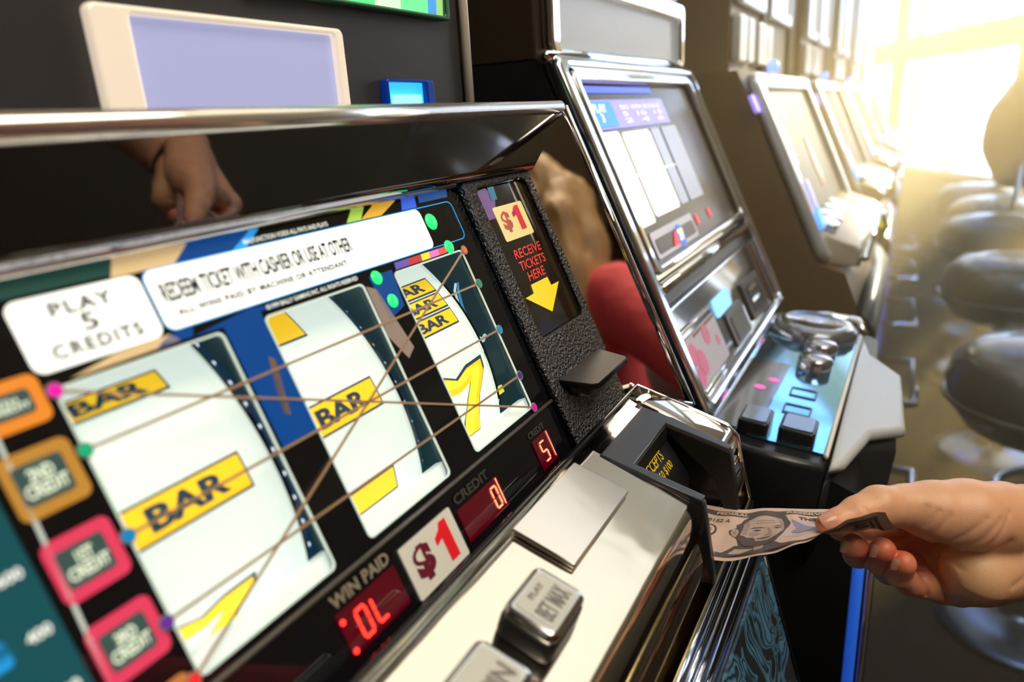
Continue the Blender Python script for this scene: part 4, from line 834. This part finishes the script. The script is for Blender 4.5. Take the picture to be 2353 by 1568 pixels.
for x in (.729, .683):
    fs_ = shape(DB, [rrect(x - .016, .060, x + .008, .086, .002), rrect(x - .013, .062, x + .006, .084, .001)], .0012, .0012, mat('slot_blue', (.03, .12, .22), .2), 'button_recess', M2)
for (x0, y0, x1, y1) in ((.602, .089, .640, .116), (.604, .050, .640, .081)):
    q = shape(DB, rrect(x0, y0, x1, y1, .004), 0, .014, black_satin, 'block_button', M2, bevel=.002); shape(DB, rrect(x0 + .003, y0 + .003, x1 - .003, y1 - .003, .003), .0142, .001, mat('button_face', (.12, .16, .2), .15, coat=1), 'button_face', q)
lipm = mat('grey_armrest', (.58, .60, .62), .35, bump=.1, bscale=300)
shape(DB, [(.584, .034), (.965, .030), (.90, .018), (.845, -.016), (.700, -.022), (.672, .006), (.600, .022)], -.012, .012, lipm, 'armrest', M2, bevel=.005)
shape(DB, [(.582, .036), (.668, .014), (.690, -.018), (.868, -.014), (.905, .016), (.965, .032)], -.105, .090, black_soft, 'armrest_shell', M2, bevel=.008)
tube([DB(.955, .140, .006), DB(1.01, .080, .006), DB(1.02, .040, .002), DB(1.0, .030, -.007)], .006, chrome, 'deck_end_bar', M2)
for x, y, m in ((a0 + .002, .004, mat('blue_trim', (.03, .15, .6), .2, .3, emit=(.02, .12, .75), es=.45)), (a0 + .055, -.004, sky_chrome), (a0 + .11, -.006, black_gloss)):
    tube([(x + .012, y + .001, .765), (x + .012, y, .5), (x + .012, y, 0)], .0048, m, 'corner_trim', M2)
# upper sign
U2 = face_frame(.300)
sgn = shape(U2, [rrect(.612, 1.200, 1.040, 1.285, .014), rrect(.632, 1.2095, 1.024, 1.262, .004)], 0, .012, chrome, 'sign_frame', M2, bevel=.004)
shape(U2, rrect(.628, 1.206, 1.028, 1.266, .003), .001, .002, mat('grey_sign', (.28, .28, .27), .35, emit=(.34, .34, .33), es=.6), 'blank_sign', M2)
tube([H(.6, .353, .006), H(.7, .356, .008), H(.95, .359, .008), H(1.05, .353, .006)], .006, sky_chrome, 'arched_top_bar', M2)
shape(U2, rrect(.636, 1.272, 1.02, 1.40, .004), .001, .004, mat('grey_sign2', (.6, .6, .58), .35, emit=(.6, .6, .58), es=.7), 'upper_sign', M2)

# ================================================================== the far machines: one is built, the others are copies
def far_machine(label):
    T = thing('slot_machine', label, 'slot machine', (1.48, .4, 0), 'slot machines in the row')
    H = slope_frame(.094, .87); b0, b1 = 1.178, 1.785
    prism_x(b0, b1, [(.115, .905), (.07, .89), (.05, .84), (.05, 0), (.72, 0), (.72, 1.2), (.245, 1.2)], mat('brown_laminate', (.16, .085, .03), .4), 'cabinet', T)
    box((b0 + .02, .262, 1.195), (b1 - .02, .72, 2.1), mat('warm_laminate', (.20, .13, .06), .5), 'upper_cabinet', T, .003)
    wf = mat('white_frame', (.82, .82, .80), .25, .55)
    shape(H, [rrect(b0, .035, b1, .352, .02), rrect(b0 + .045, .070, b1 - .035, .325, .012)], 0, .018, wf, 'screen_frame', T, bevel=.006)
    shape(H, rrect(b0 + .04, .065, b1 - .03, .33, .006), .002, .003, mat('amber_glass', (.035, .022, .009), .4, spec=.12), 'game_screen', T)
    for i, (x, y) in enumerate(((1.354, .28), (1.262, .262), (1.290, .252), (1.296, .236), (1.275, .222), (1.300, .212), (1.268, .205), (1.290, .195), (1.262, .240))):
        lathe(Frame(H(x, y, .006), H.x, H.y, H.z), [(.008, 0), (.006, .003), (0, .004)], glow('bulb_white', (.9, .93, 1), 1.4), 'bulb', T, 10)
    shape(H, [(1.500, .230), (1.535, .228), (1.540, .150), (1.505, .130), (1.490, .170)], .006, .001, glow('coral_art', (.85, .15, .10), .7), 'red_artwork', T)
    shape(H, rrect(1.23, .296, 1.32, .312, .004), .006, .001, glow('lilac_art', (.55, .5, .9), .8), 'title_card', T)
    shape(H, [(1.19, .085), (1.24, .085), (1.235, .118), (1.20, .110)], .019, .004, glow('blue_lamp', (.12, .4, 1.0), 1.3), 'blue_lamp', T)
    shape(H, rrect(1.215, .118, 1.232, .165, .004), .019, .004, glow('lilac_lamp', (.6, .55, .95), .9), 'side_lamp', T)
    shape(H, rrect(1.150, .290, 1.176, .318, .006), .0, .006, glow('violet_lamp', (.4, .3, .9), .9), 'violet_lamp', T)
    # deck of cream metal with chrome lip
    dk = mat('cream_deck', (.66, .54, .38), .35, .2)
    prism_x(b0 + .03, b1 - .005, [(.150, .962), (.060, .930), (.048, .918), (.052, .895), (.15, .90)], dk, 'button_deck', T, .004)
    DD = Frame((0, .150, .962), (1, 0, 0), Vector((0, -1, -.355)), Vector((0, -.355, 1)))
    for i in range(4): shape(DD, rrect(1.235 + .075 * i, .018, 1.285 + .075 * i, .060, .008), 0, .014, mat('silver_block', (.72, .75, .82), .2, .7), 'block_button', T, bevel=.004)
    tube([(b0 + .02, .046, .912), (b1, .046, .912)], .006, chrome, 'deck_lip', T)
    tube([(b1 - .01, .046, .912), (b1, .03, .87), (b1, .055, .80), (b1 - .1, .05, .62)], .006, mat('blue_chrome', (.6, .7, .95), .12, 1), 'side_rail', T)
    lathe(Frame((b1 + .006, .052, .885), (0, -1, 0), (1, 0, 0), (0, 0, 1)), [(0, -.022), (.016, -.018), (.016, .018), (0, .022)], glow('yellow_lamp', (.95, .8, .03), .6), 'yellow_lamp', T, 14)
    prism_x(b0, b1, [(.05, .84), (.02, .80), (.02, .74), (.05, .70)], black_satin, 'knee_panel', T, .004)
    for x, m in ((b0 + .01, chrome), (b1 - .02, mat('violet_trim', (.3, .35, .9), .2, .4, emit=(.12, .15, .8), es=.35))): tube([(x, .044, .70), (x, .044, 0)], .012, m, 'corner_trim', T)
    tube([(b0 + .12, .055, .33), (b0 + .12, -.075, .33), (b1 - .12, -.075, .33), (b1 - .12, .055, .33)], .012, chrome, 'footrest_bar', T)
    # sign boxes above
    U = face_frame(.262)
    for x0, x1 in ((b0 + .04, b0 + .25), (b0 + .30, b1 - .05)):
        q = shape(U, [rrect(x0, 1.30, x1, 1.86, .012), rrect(x0 + .02, 1.32, x1 - .02, 1.84, .006)], 0, .014, wf, 'sign_frame', T, bevel=.004)
        shape(U, rrect(x0 + .018, 1.318, x1 - .018, 1.842, .006), .002, .003, glow('sign_white', (1, .95, .86), 1.15), 'lit_sign', q)  # windows reflected in the sign face, given as its own glow
    for x0, x1 in ((b0 + .03, b0 + .09), (b0 + .10, b0 + .15), (b0 + .19, b0 + .33)):
        shape(U, rrect(x0, 1.215, x1, 1.285, .008), 0, .014, mat('pale_meter', (.75, .73, .66), .3, .2), 'meter_box', T, bevel=.003)
    for x in (b0 + .275, b1 - .02): tube([(x, .255, 1.2), (x, .255, 2.0)], .008, wf, 'sign_post', T)
    lathe(Frame((b0 + .14, .215, 1.198), (1, 0, 0), (0, 1, 0), (0, 0, 1)), [(.0, 0), (.009, 0), (.010, .011), (.007, .018), (0, .020)], glow('beacon_blue', (.25, .35, 1.0), 1.8), 'beacon', T, 16)
    return T
def copy_tree(o, parent=None):
    c = o.copy(); COL.objects.link(c); c.parent = parent
    for ch in list(o.children): copy_tree(ch, c)
    return c
LB = ['third slot machine, with white framed screen of glowing dots beside the dark gap', 'fourth slot machine, white framed, just beyond the one with glowing dots', 'fifth slot machine in the row, pale in the sunlit haze', 'sixth slot machine in the row, almost lost in glare', 'farthest slot machine, at the window end of the row']
fm = far_machine(LB[0])
for i in range(1, 5):
    c = copy_tree(fm); c.location = (1.48 + .79 * i, .4, 0); c['label'] = LB[i]

# ================================================================== stools
vinyl = mat('black_vinyl', (.05, .045, .042), .33, spec=1, coat=.6, bump=.15, bscale=60, bdist=.002)
steel = mat('brushed_steel', (.55, .60, .66), .25, 1)
def stool(label):
    t = thing('bar_stool', label, 'stool', (0, 0, 0), 'stools along the slot machines')
    lathe(WX, [(0, .455), (.10, .458), (.160, .485), (.192, .53), (.200, .575), (.188, .620), (.15, .652), (.08, .668), (0, .672)], vinyl, 'seat', t, 40)
    tube([(.1985 * math.cos(2 * PI * i / 40), .1985 * math.sin(2 * PI * i / 40), .545) for i in range(40)], .006, vinyl, 'seat_piping', t, 8, True)
    lathe(WX, [(0, .475), (.07, .475), (.05, .44), (.032, .42), (.030, .05), (.045, .035), (.09, .028), (.155, .018), (.165, .008), (.165, 0), (0, 0)], mat('dull_steel', (.22, .26, .31), .32, 1), 'pedestal', t, 40)
    tube([(.13 * math.cos(2 * PI * i / 32), -.05 - .13 * math.sin(2 * PI * i / 32), .33) for i in range(32)], .011, steel, 'foot_ring', t, 10, True)
    tube([(0, .08, .33), (0, -.18, .33)], .009, steel, 'foot_strut', t)
    # backrest at +y local? outer side is -y
    vs, fs = [], []
    nx, nz = 14, 8
    for side in (0, 1):
        for j in range(nz + 1):
            for i in range(nx + 1):
                u = i / nx * 2 - 1; v = j / nz * 2 - 1; k = (1 - .42 * abs(u) ** 3 * (abs(v) ** 3)); x = .205 * u * k; z = .98 + .25 * v * (1 - .3 * abs(u) ** 4)
                y = -.205 + .07 * u * u + (.028 if side else -.028) * (1 - u ** 4) * (1 - v ** 4) - .05 * (v + 1) / 2; vs.append((x, y, z))
    n1 = (nx + 1) * (nz + 1)
    for s_ in (0, 1):
        for j in range(nz):
            for i in range(nx): q = s_ * n1 + j * (nx + 1) + i; f_ = (q, q + 1, q + nx + 2, q + nx + 1); fs.append(f_ if s_ else f_[::-1])
    me = bpy.data.meshes.new('backrest'); me.from_pydata(vs, [], fs); bm = bmesh.new(); bm.from_mesh(me); bmesh.ops.remove_doubles(bm, verts=bm.verts, dist=.0005); bm.to_mesh(me); bm.free()
    link('backrest', me, vinyl, t, True)
    for x in (-.07, .07): tube([(x, -.12, .50), (x, -.20, .54), (x, -.225, .70), (x, -.235, .84)], .010, steel, 'back_post', t)
    return t
ST = [(1.66, -.31, 'nearest stool at the right edge, its round black cushion largest'), (2.56, -.32, 'second stool, round black cushion with steel foot ring below'), (3.40, -.33, 'third stool, its flat cushion glinting in the light'), (4.58, -.34, 'farthest stool of the row, behind the turned one and silvered by glare')]
s0 = stool(ST[0][2])
for i, (x, y, l) in enumerate(ST):
    s = s0 if i == 0 else copy_tree(s0); s.location = (x, y, 0); s['label'] = l
hc = copy_tree(s0); hc.location = (4.00, -.375, 0); hc.rotation_euler = (0, 0, math.radians(-62)); hc['label'] = 'stool turned so that its tall dark backrest stands against the bright window'
ps = copy_tree(s0); ps.location = (-.02, -.66, 0); ps['label'] = 'stool under the woman in the red shirt, in front of the nearest machine'

hz = bpy.data.materials.new('haze'); hz.use_nodes = True; n = hz.node_tree; n.nodes.clear()  # scattering volume added to give the warm flare and lifted blacks
o = n.nodes.new('ShaderNodeOutputMaterial'); v = n.nodes.new('ShaderNodeVolumeScatter'); v.inputs['Color'].default_value = (1, .73, .36, 1); v.inputs['Density'].default_value = .34; v.inputs['Anisotropy'].default_value = .35
n.links.new(v.outputs[0], o.inputs['Volume'])
hb = shape(WX, [(.575, -2.55), (7.25, .60), (7.25, .79), (.575, .79)], .02, 2.68, None, 'haze'); hb.data.materials.append(hz); tag(hb, 'warm sunlit haze filling the far end of the room', 'haze', kind='stuff')
